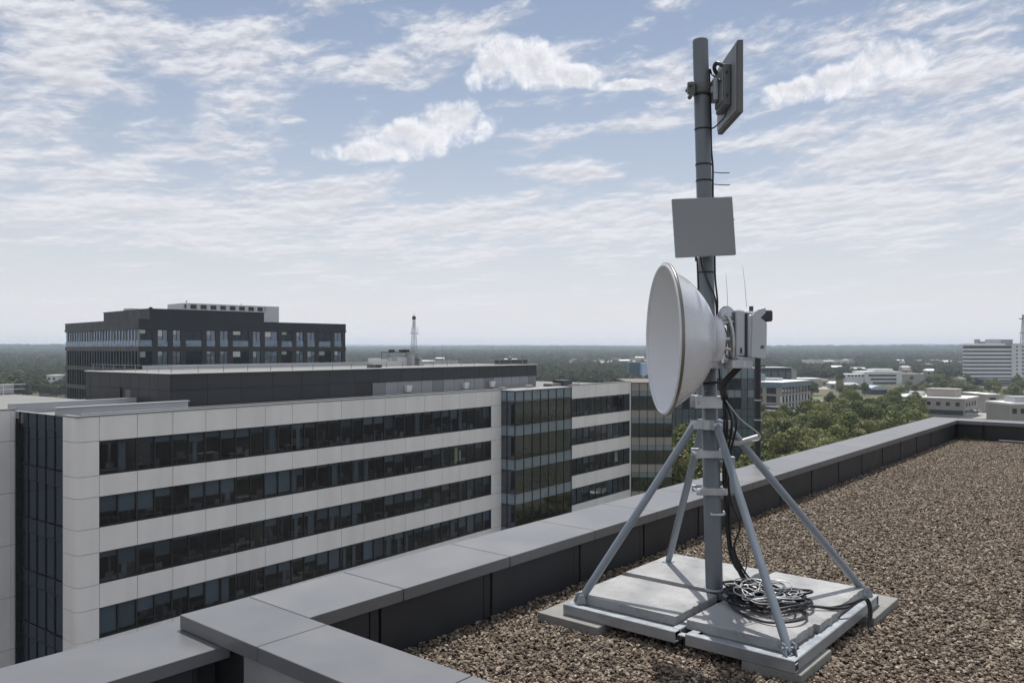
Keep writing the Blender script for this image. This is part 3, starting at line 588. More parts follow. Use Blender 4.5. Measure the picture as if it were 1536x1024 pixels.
# ------------------------------------------------------------------ the white banded office building opposite
AH = math.radians(2.71)
A0 = Vector((22.854, 53.711, GZ))
ZR = lambda rel: CZ+rel-GZ                 # height relative to the camera -> height above the street
PITCH = 3.575
def wtop(k): return ZR(-5.87-PITCH*k)
WH = [2.22, 2.0, 2.05, 1.98]
def building_a():
    t = thing('office_building', 'long office building with white panel bands, dark window rows and a charcoal rooftop storey', 'office building', A0, AH)
    n1, b1 = 16, 40.29/16
    RT_ = ZR(-4.3)
    bandz = [(wtop(0), RT_)]
    for k in range(3): bandz.append((wtop(k+1), wtop(k)-WH[k]))
    bandz.append((wtop(4), wtop(3)-WH[3]))
    # backing structure (dark) behind the panels
    b = MB()
    for z0, z1 in bandz: b.box(-.9, 69.9, .06, .3, z0+.03, z1-.03)
    b.box(-.9, -.08, .06, 1.88, 0, RT_-.05); b.box(-1.34, -.9, .55, 1.88, 0, RT_-.05); b.box(40.36, 41.9, .06, .3, 0, RT_-.05)
    b.box(0, 41.9, .06, .3, 0, wtop(4)-2); b.box(55, 69.9, .06, .3, 0, wtop(4)-2)
    b.build('backing_wall', M['frame'], t)
    # spandrel panels, one band per floor
    for i, (z0, z1) in enumerate(bandz):
        b = MB()
        for k in range(n1): b.box(k*b1+.018, (k+1)*b1-.018, 0, .055, z0, z1)
        b.build('panel_band', M['wpanel'], t); b = MB()
        n2, b2 = 5, (69.75-55.5)/5
        for k in range(n2): b.box(55.5+k*b2+.018, 55.5+(k+1)*b2-.018, 0, .055, z0, z1)
        b.build('panel_band', M['wpanel'], t)
    # corner pier with a rounded edge, right pier
    zs = [RT_]
    for k in range(5): zs += [wtop(k)+.0, wtop(k)-(WH[k] if k < 4 else 2)]
    zs += [wtop(5), wtop(6), 0]
    b = MB()
    arc = [(-.012, .0)]+[(-1.41+.45-.45*math.sin(a), .45-.45*math.cos(a)) for a in [i*PI/2/8 for i in range(9)]]+[(-1.41, 1.89)]
    inner = [(-1.355, 1.89), (-1.355, .49), (-.96, .06), (-.012, .06)]
    for z1, z0 in zip(zs, zs[1:]): b.prism(arc+inner, z0+.015, z1-.015)
    b.build('corner_pier', M['wpanel'], t)
    b = MB()
    for z1, z0 in zip(zs, zs[1:]): b.box(40.31, 41.96, 0, .055, z0+.015, z1-.015)
    b.build('end_pier', M['wpanel'], t); b = MB()
    for z1, z0 in zip(zs, zs[1:]): b.box(69.77, 70.0, 0, .055, z0+.015, z1-.015)
    b.build('end_pier', M['wpanel'], t)
    b = MB(); b.box(0, 40.29, .02, .1, 0, wtop(4)-2.05); b.build('lower_wall', M['wpanel'], t); b = MB(); b.box(55.5, 69.75, .02, .1, 0, wtop(4)-2.05); b.build('lower_wall', M['wpanel'], t)
    b = MB(); b.box(0, 40.29, .3, .34, wtop(4)-2, wtop(4)); b.build('lower_glazing', M['g_curt'], t); b = MB(); b.box(55.5, 69.75, .3, .34, wtop(4)-2, wtop(4)); b.build('lower_glazing', M['g_curt'], t)
    # roof edge flashing
    b = MB(); b.box(-1.44, 41.99, -.04, .35, RT_, RT_+.1); b.box(-1.46, -1.1, .352, 1.9, RT_, RT_+.1); b.box(55.2, 70.03, -.04, .35, RT_, RT_+.1); b.build('roof_edge', M['steel'], t)
    b = MB(); b.box(-1.3, 41.9, .35, 24, RT_-.5, RT_-.28); b.box(41.9, 69.9, .35, 20, RT_-.5, RT_-.28); b.build('roof', M['paleroof'], t)
    # windows: frame, panes, blinds
    def window(w, h):
        f = MB(); fr = .055; 
        f.box(.0, w, .10, .20, 0, fr); f.box(.0, w, .10, .20, h-fr, h)
        for x0, x1 in ((0, .05), (w/2-.04, w/2+.04), (w-.05, w)): f.box(x0, x1, .10, .20, fr, h-fr)
        f.box(.05, w/2-.04, .115, .165, .062, .10); f.box(w/2+.04, w-.05, .115, .165, .062, .10)
        return f
    def wset(s0, bw, n, seedo):
        r2 = random.Random(seedo)
        for k in range(4):
            w, h = bw, WH[k]; base = wtop(k)-h
            proto = None
            for i in range(n):
                if proto is None:
                    fr = window(w, h-.004).build('window', M['frame'], t); p = MB()
                    p.box(.05, w/2-.04, .145, .153, .055, h-.06); p.box(w/2+.04, w-.05, .145, .153, .055, h-.06)
                    pn = p.build('pane', M['g_win'], fr); proto = fr
                    bl = MB(); bl.box(.06, w/2-.05, .26, .268, -1, 0); bm = bl.build('blind', M['blind'], fr); bm.location = (0, 0, h-.05); bm.scale = (1, 1, .4)
                    bm2 = bm.copy(); C.objects.link(bm2); bm2.parent = fr; bm2.location = (w/2-.01, 0, h-.05)
                    cur = fr
                else: cur = copy_tree(proto, t)
                cur.location = (s0+i*bw, 0, base+.002)
                bls = [c for c in cur.children if c.name.startswith('blind')]
                lvl = r2.choice([.12, .12, .12, .25, .4, .55, .9]) if k in (1, 3) else r2.choice([.1, .1, .1, .12, .2, .45])
                for c in bls:
                    q = lvl if r2.random() < .7 else r2.choice([.1, .3, .55])
                    if k == 1 and i < 3: q = [(.55, .62), (.66, .3), (.03, .55)][i][0 if c is bls[0] else 1]
                    if k == 3 and i < 3: q = [(.93, .9), (.5, .45), (.4, .5)][i][0 if c is bls[0] else 1]
                    c.scale = (1, 1, max(.02, q*(h-.12)))
    wset(0, b1, n1, 3); wset(55.5, (69.75-55.5)/5, 5, 8)
    # office interiors seen through the glass
    b = MB(); fu = MB(); r2 = random.Random(12)
    for x0, x1 in ((.1, 40.2), (55.4, 69.6)):
        b = MB(); fu = MB(); li = MB(); cu = MB()
        for k in range(5):
            zf = wtop(k)-2.8; b.box(x0, x1, .35, 8, zf-.25, zf); b.box(x0, x1, 7.5, 7.7, zf, zf+3.3)
            x = x0+r2.uniform(2, 5)
            while x < x1: b.box(x, x+.1, 1.2 if r2.random() < .5 else .4, 7.5, zf, zf+3.3); x += r2.choice([5.04, 7.5, 10.1])
            for j in range(int((x1-x0)/1.26)):
                if k < 4 and r2.random() < .26: cx = x0+j*1.26+r2.uniform(.1, .6); cu.box(cx, cx+r2.uniform(.25, .6), .42, .45, zf+.7, zf+2.75)
            for _ in range(int((x1-x0)/3)):
                if r2.random() < .33 and k < 4: lx = r2.uniform(x0+.5, x1-2); li.box(lx, lx+1.2, 1.5, 2.0, zf+2.66, zf+2.72)
            x = x0+.3
            while x < x1-2:
                if k < 4:
                    w = r2.uniform(1.0, 1.8); y = r2.uniform(.5, 1.3); h = r2.uniform(.72, 1.1)
                    fu.box(x, x+w, y, y+.75, zf+h-.05, zf+h); fu.box(x+.1, x+.16, y, y+.7, zf, zf+h-.05); fu.box(x+w-.16, x+w-.1, y, y+.7, zf, zf+h-.05)
                    if r2.random() < .7: fu.box(x+w*.3, x+w*.3+.55, y+.3, y+.34, zf+h+.1, zf+h+.45); fu.box(x+w*.3+.25, x+w*.3+.3, y+.3, y+.36, zf+h, zf+h+.1)
                    if r2.random() < .5:
                        cx = x+w*.6; fu.box(cx, cx+.45, y-.35, y-.3, zf+.6, zf+1.15); fu.box(cx, cx+.45, y-.35, y+.05, zf+.45, zf+.5); fu.box(cx+.2, cx+.25, y-.2, y-.14, zf, zf+.45)
                    if r2.random() < .3: fu.box(x-.3, x-.1, y+1.2, y+1.9, zf, zf+r2.uniform(1.2, 2.2))
                x += r2.uniform(1.6, 3.2)
        b.build('office_floor', M['intw'], t); fu.build('desk_row', M['furn'], t); li.build('ceiling_lamp_row', M['lamp'], t); cu.build('curtain_row', M['blind'], t)
    # glazed bay
    P0, S0, S1 = -1.8, 41.98, 52.7
    def sp(z0, z1, m, nm, ins=0, seed=0):
        b = MB(); ns, nf = 2, 7; g = .03
        for i in range(nf): w = (S1-S0)/nf; b.box(S0+i*w+g, S0+(i+1)*w-g, P0+ins, P0+ins+.03, z0, z1)
        for i in range(ns): w = (.28-P0)/ns; b.box(S0+ins, S0+ins+.03, P0+i*w+g, P0+(i+1)*w-g, z0, z1); b.box(S1-ins-.03, S1-ins, P0+i*w+g, P0+(i+1)*w-g, z0, z1)
        b.build(nm, m, t)
    tops = ZR(-4.36)
    for k in range(7):
        zt = tops-PITCH*k
        sp(zt-(1.0 if k == 0 else 1.05), zt-.08, M['g_span'], 'spandrel_band')
        sp(zt-PITCH+.0, zt-(1.0 if k == 0 else 1.05)-.1, M['g_curt'], 'glazing_band')
    b = MB(); ns, nf = 2, 7
    for i in range(nf+1): x = S0+(S1-S0)*i/nf; b.box(x-.035, x+.035, P0-.07, P0+.05, 0, tops)
    for i in range(1, ns+1): y = P0+(.28-P0)*i/ns; b.box(S0-.07, S0+.05, y-.035, y+.035, 0, tops)
    b.build('mullion', M['frame'], t)
    b = MB()
    for k in range(7):
        zt = tops-PITCH*k
        for dz in (-1.04, -.04): b.box(S0-.04, S1+.04, P0-.045, P0+.06, zt+dz-.05, zt+dz); b.box(S0-.045, S0+.06, P0+.061, .27, zt+dz-.05, zt+dz)
        b.box(S0+.1, S1-.1, P0+.1, 6, zt-1.0, zt-.75)
    b.build('floor_edge', M['steel'], t)
    b = MB(); b.box(S0+.1, S1+2, 5.5, 5.7, 0, tops-.1)
    for k in range(5):
        zt = tops-PITCH*k
        for j in range(5): b.box(S0+1+j*2.1, S0+1.6+j*2.1, .5+(j % 2), 1.2+(j % 2), zt-1.0, zt-.2 if j % 3 else zt+.3)
    b.build('bay_interior', M['intw'], t)
    b = MB()
    for k in range(4):
        for j in range(3): b.box(S0+1.2+j*3.4, S0+2.6+j*3.4, 1.2, 1.7, tops-PITCH*k-1.12, tops-PITCH*k-1.05)
    b.build('ceiling_lamp_row', M['lamp'], t)  # unseen lamps, added to brighten the dark bay interior
    b = MB(); b.box(S0-.09, S1+.09, P0-.09, .34, tops, tops+.09); b.build('bay_roof', M['steel'], t)
    # atrium planting behind the top of the bay
    b = MB(); r2 = random.Random(3)
    for _ in range(900):
        k = r2.choice([0, 0, 2]); x = S0+2+r2.random()*8; y = P0+.5+r2.random(); z = tops-PITCH*(k+1)+.0+abs(r2.gauss(0, .55)); d = r2.random()*6.28; q = .14
        b.quad((x, y, z), (x+q*math.cos(d), y+q*math.sin(d), z+.05), (x+q*math.cos(d), y+q*math.sin(d), z+.2), (x-.04, y, z+.2))
    b.build('bay_planting', M['leaf2'], t)
    # rooftop storey in charcoal cladding
    X0, X1, Y0, Y1, ZB, ZT = 8.27, 56.8, 6.0, 19.6, RT_-.3, ZR(-1.9)
    zm = ZR(-3.25); XL = 29.3
    b = MB(); b.box(X0+.1, X1-.1, Y0+.1, Y1-.1, ZB, ZT-.02); b.build('rooftop_storey', M['frame'], t)
    b = MB(); r2 = random.Random(5)
    y = Y0; k = 0
    while y < Y1-.4:
        w = r2.choice([.9, 1.25, 1.7]); y2 = min(y+w, Y1)
        b.box(X0, X0+.1, y+.015, y2-.015, zm+.1, ZT-.02)
        if not (9 < y < 10.4 or 11.8 < y < 12.8): b.box(X0, X0+.1, y+.015, y2-.015, ZB, zm+.07)
        y = y2
    x = X0+.1
    while x < X1:
        w = 3.1; x2 = min(x+w, X1)
        b.box(x+.015, x2-.015, Y0, Y0+.1, zm if x > XL-.5 else zm+.1, ZT-.02)
        if x2 < XL: b.box(x+.015, x2-.015, Y0, Y0+.1, ZB, zm+.07)
        x = x2
    b.build('cladding', M['dclad'], t)
    for y0, y1 in ((9.15, 10.2), (12.0, 12.8)):
        b = MB(); 
        for z in np.arange(ZB+.1, zm-.1, .14): b.box(X0+.02, X0+.08, y0, y1, z, z+.07)
        b.build('louvre', M['steel'], t)
    # pale louvre wall under the fascia with small box vents
    i = 0; x = XL
    while x < X1-.2:
        b = MB(); x2 = min(x+1.72, X1-.05)
        for z in np.arange(ZB+.05, zm-.12, .1): b.box(x+.04, x2-.04, Y0+.03, Y0+.07, z, z+.08)
        b.box(x, x+.04, Y0+.01, Y0+.09, ZB, zm-.02); b.box(x+.04, x2, Y0+.075, Y0+.095, ZB, zm-.02); b.build('louvre_panel', M['louv'] if i % 5 else M['steel'], t); x = x2; i += 1
    for x in (33.6, 42.6, 47.3): b = MB(); b.box(x, x+.75, Y0-.4, Y0+.0, zm-.75, zm-.4); b.box(x+.05, x+.7, Y0-.35, Y0+.0, zm-1.05, zm-.76); b.build('wall_vent', M['wht'], t)
    b = MB(); b.box(X0-.1, X1+.1, Y0-.1, Y0+.25, ZT, ZT+.07); b.box(X0-.1, X0+.25, Y0+.26, Y1, ZT, ZT+.07); b.build('fascia_cap', M['wht'], t)
    b = MB(); b.box(X0+.25, X1+.05, Y0+.26, Y1+.0, ZT-.0, ZT+.03); b.build('upper_roof', M['paleroof'], t)
    b = MB()
    for x in np.arange(X0+.5, X1, 2.3): b.tube([(x, Y0+.7, ZT+.03), (x, Y0+.7, ZT+.62)], .028, 6)
    for z in (.3, .6): b.tube([(X0+.4, Y0+.7, ZT+z), (X1, Y0+.7, ZT+z)], .02, 6)
    for y in np.arange(Y0+.7, Y1, 1.8): b.tube([(X0+.5, y, ZT+.03), (X0+.5, y, ZT+.6)], .022, 6)
    b.tube([(X0+.5, Y0+.7, ZT+.6), (X0+.5, Y1, ZT+.6)], .02, 6)
    b.build('roof_railing', M['steel'], t)
    b = MB()
    for i_, x in enumerate(np.arange(-.6, 41, 4.2)): b.tube([(x, 1.2, RT_-.28), (x, 1.2, RT_+.12)], .02, 6)
    b.tube([(-.6, 1.2, RT_+.12), (41, 1.2, RT_+.12)], .03, 6); b.build('roof_rail', M['steel'], t)
    b = MB(); b.box(X0+5, X1, Y1-.6, Y1-.2, ZT+.03, ZT+.42); b.build('rear_upstand', M['lpanel'], t)
    # upstand walls on the main roof
    b = MB(); b.box(-1.2, 8.1, 3.2, 3.5, RT_-.28, RT_+.42); b.box(-1.25, 8.2, 3.12, 3.58, RT_+.42, RT_+.5); b.build('roof_upstand', M['lpanel'], t)
    b = MB(); b.box(-1.2, 8.0, 10.5, 10.9, RT_-.28, RT_+.45); b.box(-1.2, -1.0, 3.58, 10.4, RT_-.28, RT_+.0); b.build('roof_upstand', M['lpanel'], t)
    # recessed glass link
    b = MB()
    for j in range(5):
        y0, y1 = 1.92+j*1.33, 1.92+(j+1)*1.33
        for k in range(8): b.box(-1.30, -1.27, y0+.04, y1-.04, max(0, RT_-PITCH*(k+1)+.06), RT_-PITCH*k-1.0)
    b.build('link_glazing', M['g_dark'], t)
    b = MB()
    for j in range(5):
        y0, y1 = 1.92+j*1.33, 1.92+(j+1)*1.33
        for k in range(8): b.box(-1.32, -1.27, y0+.04, y1-.04, RT_-PITCH*k-.96, RT_-PITCH*k-.06)
    b.build('link_spandrel', M['g_dark'], t)
    b = MB()
    for j in range(6): b.box(-1.37, -1.26, 1.92+j*1.33-.03, 1.92+j*1.33+.03, 0, RT_)
    for k in range(8): b.box(-1.345, -1.25, 1.92, 8.5, RT_-PITCH*k-.06, RT_-PITCH*k-.02); b.box(-1.345, -1.25, 1.92, 8.5, RT_-PITCH*k-1.0, RT_-PITCH*k-.96)
    b.build('link_mullion', M['frame'], t)
    b = MB()
    for k in range(8): b.box(-1.2, 3, 1.95, 8.45, RT_-PITCH*k-1.0, RT_-PITCH*k-.7)
    b.box(1.5, 1.7, 1.95, 8.4, 0, RT_-.5); b.build('link_floor', M['intw'], t)
    # left wing
    w = thing('office_wing', 'plain white panelled wing cut off by the left edge beyond the dark glass link', 'office building', A0, AH)
    b = MB(); b.box(-34, -1.62, 8.62, 34, 0, RT_+.02); b.build('wall', M['frame'], w)
    b = MB(); zs2 = [RT_+.13, RT_-2.0]+[RT_-2.0-PITCH*k for k in range(1, 8)]
    for z1, z0 in zip(zs2, zs2[1:]):
        for i in range(8): b.box(-2.0-(i+1)*4.0+.015, -2.0-i*4.0-.015 if i else -1.9, 8.55, 8.61, max(z0, 0)+.015, z1-.015)
        b.prism([(-1.88, 8.55), (-1.68, 8.57), (-1.56, 8.68), (-1.56, 9.4), (-1.61, 9.4), (-1.61, 8.61), (-1.88, 8.61)], max(z0, 0)+.015, z1-.015)
    b.build('wall_panel', M['wpanel'], w)
    b = MB(); b.box(-34, -1.5, 8.5, 8.9, RT_+.13, RT_+.22); b.box(-34, -1.45, 8.95, 34, RT_+.025, RT_+.05); b.build('roof', M['paleroof'], w)
    b = MB(); b.box(-34, 8.0, 33.6, 34, RT_+.05, RT_+.95); b.box(-20, -12, 20, 20.4, RT_+.05, RT_+.6); b.build('roof_upstand', M['lpanel'], w)
    b = MB()
    for x in np.arange(-30, 8, 1.9): b.tube([(x, 31, RT_+.05), (x, 31, RT_+1.0)], .03, 6)
    b.tube([(-30, 31, RT_+1.0), (8, 31, RT_+1.0)], .03, 6); b.tube([(-30, 31, RT_+.55), (8, 31, RT_+.55)], .02, 6); b.build('roof_railing', M['wht'], w)
    b = MB(); b.box(-1.45, 8.0, 11, 34, 0, RT_-.1); b.build('rear_block', M['lpanel'], w)
    b = MB(); b.box(-1.44, 7.99, 11.01, 33.9, RT_-.1, RT_-.05); b.build('rear_roof', M['paleroof'], w)
    # rooftop plant standing on the upper roof
    RZ = ZT+.03+GZ
    def on_roof(x, y, z=None):
        c, s_ = math.cos(AH), math.sin(AH); return Vector((A0.x+x*c-y*s_, A0.y+x*s_+y*c, RZ if z is None else z))
    def local(px, d):      # bearing at distance -> roof position
        vv = V_OF.get(px, 15); u_ = Vector((math.cos(AH), math.sin(AH))); n_ = Vector((-u_.y, u_.x)); l = (px-768)/CF
        dd = Vector((FW[0]+RT[0]*l, FW[1]+RT[1]*l)); k_ = (vv+A0.x*n_.x+A0.y*n_.y)/dd.dot(n_); return Vector((dd.x*k_, dd.y*k_, RZ))
    V_OF = {562: 9, 593: 15, 621: 14, 765: 10.5}
    o = local(562, 86); t2 = thing('air_handler', 'small white rooftop air unit on dark feet near the railing', 'air handler', o, AH)
    b = MB(); b.box(-.55, .65, -.3, .4, .32, .95); b.build('casing', M['wht'], t2, .02, 1); b = MB(); b.box(-.7, -.4, -.3, .4, 0, .32); b.box(.4, .75, -.3, .4, 0, .32); b.box(-.4, .4, -.1, .2, .05, .25); b.build('foot', M['dark'], t2)
    o = local(593, 98); t2 = thing('plant_cabin', 'low white rooftop plant cabin with a flat grating above it', 'plant cabin', o, AH)
    b = MB(); b.box(-2, 1.3, -.8, .8, 0, .55); b.box(-.4, 1.3, -.8, .8, .55, .95); b.box(-1.7, -1.1, -.5, .5, .55, .8); b.build('housing', M['wht'], t2, .02, 1)
    b = MB(); b.box(-1.7, 2.5, -.7, .7, 1.5, 1.58)
    for x in (-1.6, 2.3): b.tube([(x, -.6, 0), (x, -.6, 1.5)], .03, 6); b.tube([(x, .6, 0), (x, .6, 1.5)], .03, 6)
    for x in (-.8, .9, 1.6): b.box(x, x+.4, -.3, .3, 1.58, 1.85)
    b.build('grating', M['dark'], t2)
    # lattice mast
    o = local(621, 96); t2 = thing('lattice_mast', 'slender lattice radio mast with a small platform on the charcoal rooftop', 'lattice mast', o, AH)
    H = 5.9; b = MB(); w0, w1 = .34, .09
    def cor(z): w = w0+(w1-w0)*min(1, z/4.4); return [Vector((sx*w, sy*w, z)) for sx, sy in ((-1, -1), (1, -1), (1, 1), (-1, 1))]
    for i in range(4): b.tube([cor(0)[i], cor(H-.6)[i]], .028, 5)
    z = 0
    while z < 5.0:
        a_, c_ = cor(z), cor(z+.34)
        for i in range(4): b.tube([a_[i], c_[(i+1) % 4]], .016, 4); b.tube([c_[i], c_[(i+1) % 4]], .014, 4)
        z += .34
    b.build('lattice', M['steel'], t2)
    b = MB(); b.tube([(0, 0, H-1.4), (0, 0, H)], .05, 8); b.box(-.15, .15, -.15, .15, H-.55, H-.15); b.tube([(0, 0, H), (0, 0, H+.35)], .015, 5); b.build('head', M['dark'], t2)
    b = MB(); b.box(-.45, .62, -.3, .3, 3.72, 3.78)
    for x in (-.42, .58): b.tube([(x, 0, 3.78), (x, 0, 4.45)], .02, 5)
    b.tube([(-.42, 0, 4.45), (.58, 0, 4.45)], .018, 5); b.build('platform', M['steel'], t2)
    b = MB(); b.box(-1.0, .8, -.6, .6, 1.45, 1.55); b.box(-.9, -.4, -.5, .5, 0, 1.45); b.box(.5, 1.3, -.4, .4, 0, .5); b.box(.55, .95, -.4, .4, .5, .85); b.build('base_cabin', M['lpanel'], t2)
    for px, d, h in ((646.5, 90, 2.05), (650, 92, 2.35), (663.5, 94, 2.5), (669, 97, 2.0), (677.5, 92, 2.0), (693.5, 95, .55)):
        o = local(px, d); b = MB(); b.tube([(0, 0, 0), (0, 0, h*.9), (0, 0, h)], [.035, .028, .012], 6)
        a_ = b.build('pole_antenna', M['steel']); a_.location = o
        tag(a_, {646.5: 'thin rooftop antenna rod, nearest to the lattice mast', 650: 'thin rooftop antenna rod, second right of the lattice mast', 663.5: 'tallest of the thin rods right of the lattice mast', 669: 'faint thin rod just right of the tallest one', 677.5: 'thin rod with blunt tip, last of the tall ones', 693.5: 'short pale rod standing apart on the rooftop'}[px], 'antenna', 'thin antenna rods on the charcoal rooftop')
    o = local(765, 100); t2 = thing('roof_unit', 'low dark box at the right end of the charcoal rooftop', 'roof unit', o, AH)
    b = MB(); b.box(-2.2, 3, -.6, .8, 0, .62); b.build('casing', M['dclad'], t2, .02, 1); b = MB(); b.box(-.2, .1, -.2, .2, .62, .8); b.box(-2.3, 3.1, -.65, .85, .5, .56); b.build('trim', M['steel'], t2)
    o = on_roof(60.5, 4.5, RT_-.28+GZ); t2 = thing('roof_unit', 'small dark hatch box on the lower roof above the glass bay', 'roof unit', o, AH)
    b = MB(); b.box(-1.2, .9, -.8, .8, 0, .7); b.build('casing', M['dark'], t2, .02, 1); b = MB(); b.box(-3.5, -1.3, -.6, .6, 0, .35); b.box(1.0, 3, -.6, .6, 0, .2); b.build('duct', M['paleroof'], t2)
building_a()

def wing2():     # rotated glass end block with beige bands, continuing the white building
    o = at(946.5, 524, 108); o.z = GZ; W = (1008-946.5)/CF*108
    t = thing('glass_office', 'narrow glass office end with beige and grey bands behind the dish', 'office building', o, RA)
    top = ZR(-4.5)
    b = MB(); b.box(.05, W-.05, .1, 14, 0, top-.1); b.build('wall', M['dclad2'], t)
    for k in range(7):
        z = top-3.6*k; b = MB(); b.box(0, W, -.12, .1, z-(1.0), z); b.build('beige_band', M['beige'], t)
        b = MB(); b.box(0, W, -.06, .1, z-1.7, z-1.003); b.build('grey_band', M['g_span'], t)
        b = MB(); b.box(0, W, -.03, .09, z-3.6+.003, z-1.703); b.build('glazing_band', M['g_curt'], t)
    b = MB()
    for i in range(6): x = W*i/5; b.box(x-.03, x+.03, -.16, .0, 0, top)
    b.build('mullion', M['frame'], t)
    b = MB(); b.box(-.1, W+.1, -.2, 14, top, top+.12); b.build('roof', M['broof'], t)
wing2()

def building_b():
    c = at(208, 524, 140); c.z = GZ
    hd = RA+math.radians(45.3)
    t = thing('dark_office_building', 'dark square office building with rooftop plant room behind the white banded one', 'office building', c, hd)
    L, Wd = 42.2, 39.5; top = ZR(5.2); r2 = random.Random(9)
    b = MB(); b.box(.35, L-.35, .35, Wd, 0, top-1.3); b.build('core', M['frame'], t)
    b = MB(); b.box(0, L, 0, Wd, top-1.25, top); b.build('fascia', M['dclad'], t)
    b = MB(); b.box(-.06, L+.06, -.06, Wd+.06, top, top+.12); b.box(-.1, L+.1, -.1, Wd+.1, top-1.5, top-1.252); b.build('cornice', M['dclad2'], t)
    P = 3.78; w1 = ZR(3.48)
    for k in range(8):
        z1 = w1-P*k
        b = MB(); b.box(0, L, 0, .34, z1-P+.003, z1-2.95); b.box(0, .34, .342, Wd, z1-P+.003, z1-2.95); b.build('floor_band', M['dclad2'], t)
    b = MB(); b.box(0, L, 0, .34, w1+.003, top-1.51); b.box(0, .34, .342, Wd, w1+.003, top-1.51); b.build('head_band', M['dclad'], t)
    for k in range(4):
        z1 = w1-P*k; z0 = z1-2.95
        # front: irregular pairs of panes and solid piers
        x = .1; i = 0; ws = [2.4, 1.9, 1.5, 3.2, 1.8, 1.7, 3.4, 1.7, 2.9, 2.5, 1.7, 1.9, 3.0, 1.9]; tot = sum(ws)+1.0*len(ws); f = (L-.2)/tot
        if k < 2:
            for i, w in enumerate(ws):
                w *= f
                fr = MB(); fr.box(x, x+w, .1, .2, z0, z0+.06); fr.box(x, x+w, .1, .2, z1-.06, z1); fr.box(x, x+.06, .1, .2, z0+.06, z1-.06); fr.box(x+w-.06, x+w, .1, .2, z0+.06, z1-.06); fr.box(x+w/2-.05, x+w/2+.05, .1, .2, z0+.06, z1-.06)
                fo = fr.build('window', M['frame'], t)
                p = MB(); p.box(x+.06, x+w/2-.05, .14, .16, z0+.06, z1-.06); p.box(x+w/2+.05, x+w-.06, .14, .16, z0+.06, z1-.06); p.build('pane', M['g_blue'] if i % 3 else M['g_dark'], fo)
                if k == 0: p = MB(); p.box(x+.03, x+w-.03, .03, .06, z0+.0, z0+1.1); p.build('balustrade', M['g_bal'], fo)
                if r2.random() < .5: p = MB(); p.box(x+.08, x+w/2-.07, .09, .13, z1-.06-r2.uniform(.3, 1.2), z1-.07); p.build('blind', M['blind'], fo)
                pr = MB(); pr.box(x+w+.02, x+w+1.0*f-.02, .0, .2, z0, z1); pr.build('pier', M['dclad2'], t)
                x += w+1.0*f
        else:
            p = MB(); p.box(.1, L, .14, .16, z0, z1); p.build('glazing_band', M['g_dark'], t)
        # left side: tall narrow panes between fins
        n = 27; bw = (Wd-.2)/n; gl = MB(); fn = MB(); bal = MB()
        for j in range(n):
            y = .1+j*bw; (gl if (j*7+k*3) % 4 else fn).box(.14, .16, y+.1, y+bw-.1, z0+.02, z1-.02)
            fn.box(.0, .2, y-.09, y+.09, z0, z1)
            bal.box(.03, .05, y+.1, y+bw-.1, z0+.02, z0+1.05)
        gl.build('narrow_glazing', M['g_blue'] if k == 0 else M['g_dark'], t); fn.build('fin', M['steel'] if k < 1 else M['dclad'], t)
        if k == 0: bal.build('balustrade', M['g_bal'], t)
    # rooftop storeys
    def ux(px, s): # along-front coordinate of a bearing on the plane set back s
        lo, hi = 0, 60
        for _ in range(50):
            m_ = (lo+hi)/2; q = c+Vector((math.cos(hd)*m_-math.sin(hd)*s, math.sin(hd)*m_+math.cos(hd)*s, 0)); l = q.x*RT[0]+q.y*RT[1]; d = q.x*FW[0]+q.y*FW[1]
            if 768+CF*l/d < px: lo = m_
            else: hi = m_
        return lo
    s = 3.0; xe = ux(396, s); ht = ZR(7.2)
    b = MB(); b.box(s, xe, s, 26, top+.0, ht); b.build('rooftop_storey', M['dclad'], t)
    b = MB(); b.box(s-.1, xe+.1, s-.1, 26.1, ht, ht+.12); b.tube([(s+.3, s+.2, ht), (s+.3, s+.2, ht+.35)], .3, 10); b.build('storey_cap', M['dclad2'], t)
    b = MB(); b.lathe([(0, 2.3), (.5, 2.3), (.5, 0)], 24, 'Z', c=(6, 17, ht+.12)); b.build('roof_vent', M['lpanel'], t)
    s2 = 9.0; xa, xb = ux(290, s2)-0, ux(418.5, s2); h2 = ZR(8.9)
    xa = ux(277, s2)
    b = MB(); b.box(xa, xb, s2, s2+8, top, h2-1.1); b.box(xa, xb, s2, s2+8, h2-.28, h2)
    n = 8; w = (xb-xa)*.80/n
    for i in range(n+1): x = xa+(xb-xa)*.02+i*w; b.box(x, x+w*.36, s2, s2+.5, h2-1.1, h2-.28)
    b.box(xa+(xb-xa)*.83, xb, s2, s2+8, h2-1.1, h2-.28); b.box(xa, xa+.3, s2+.5, s2+8, h2-1.1, h2-.28); b.build('plant_room', M['wht'], t)
    b = MB(); b.box(xa+.2, xb-.2, s2+.4, s2+.6, h2-1.1, h2-.28)
    for i in range(4): b.box(xa+.2, xb-3.9, s2+.2, s2+.38, h2-1.05+i*.2, h2-.97+i*.2)
    b.build('plant_louvre', M['broof'], t)
    for x in (xa+.8, xa+12): b = MB(); b.tube([(x, s2+1, h2), (x, s2+1, h2+.5)], .04, 5); b.box(x-.1, x+.1, s2+.9, s2+1.1, h2+.3, h2+.5) if x < xa+2 else None; b.build('vent_pipe', M['dark'], t)
building_b()

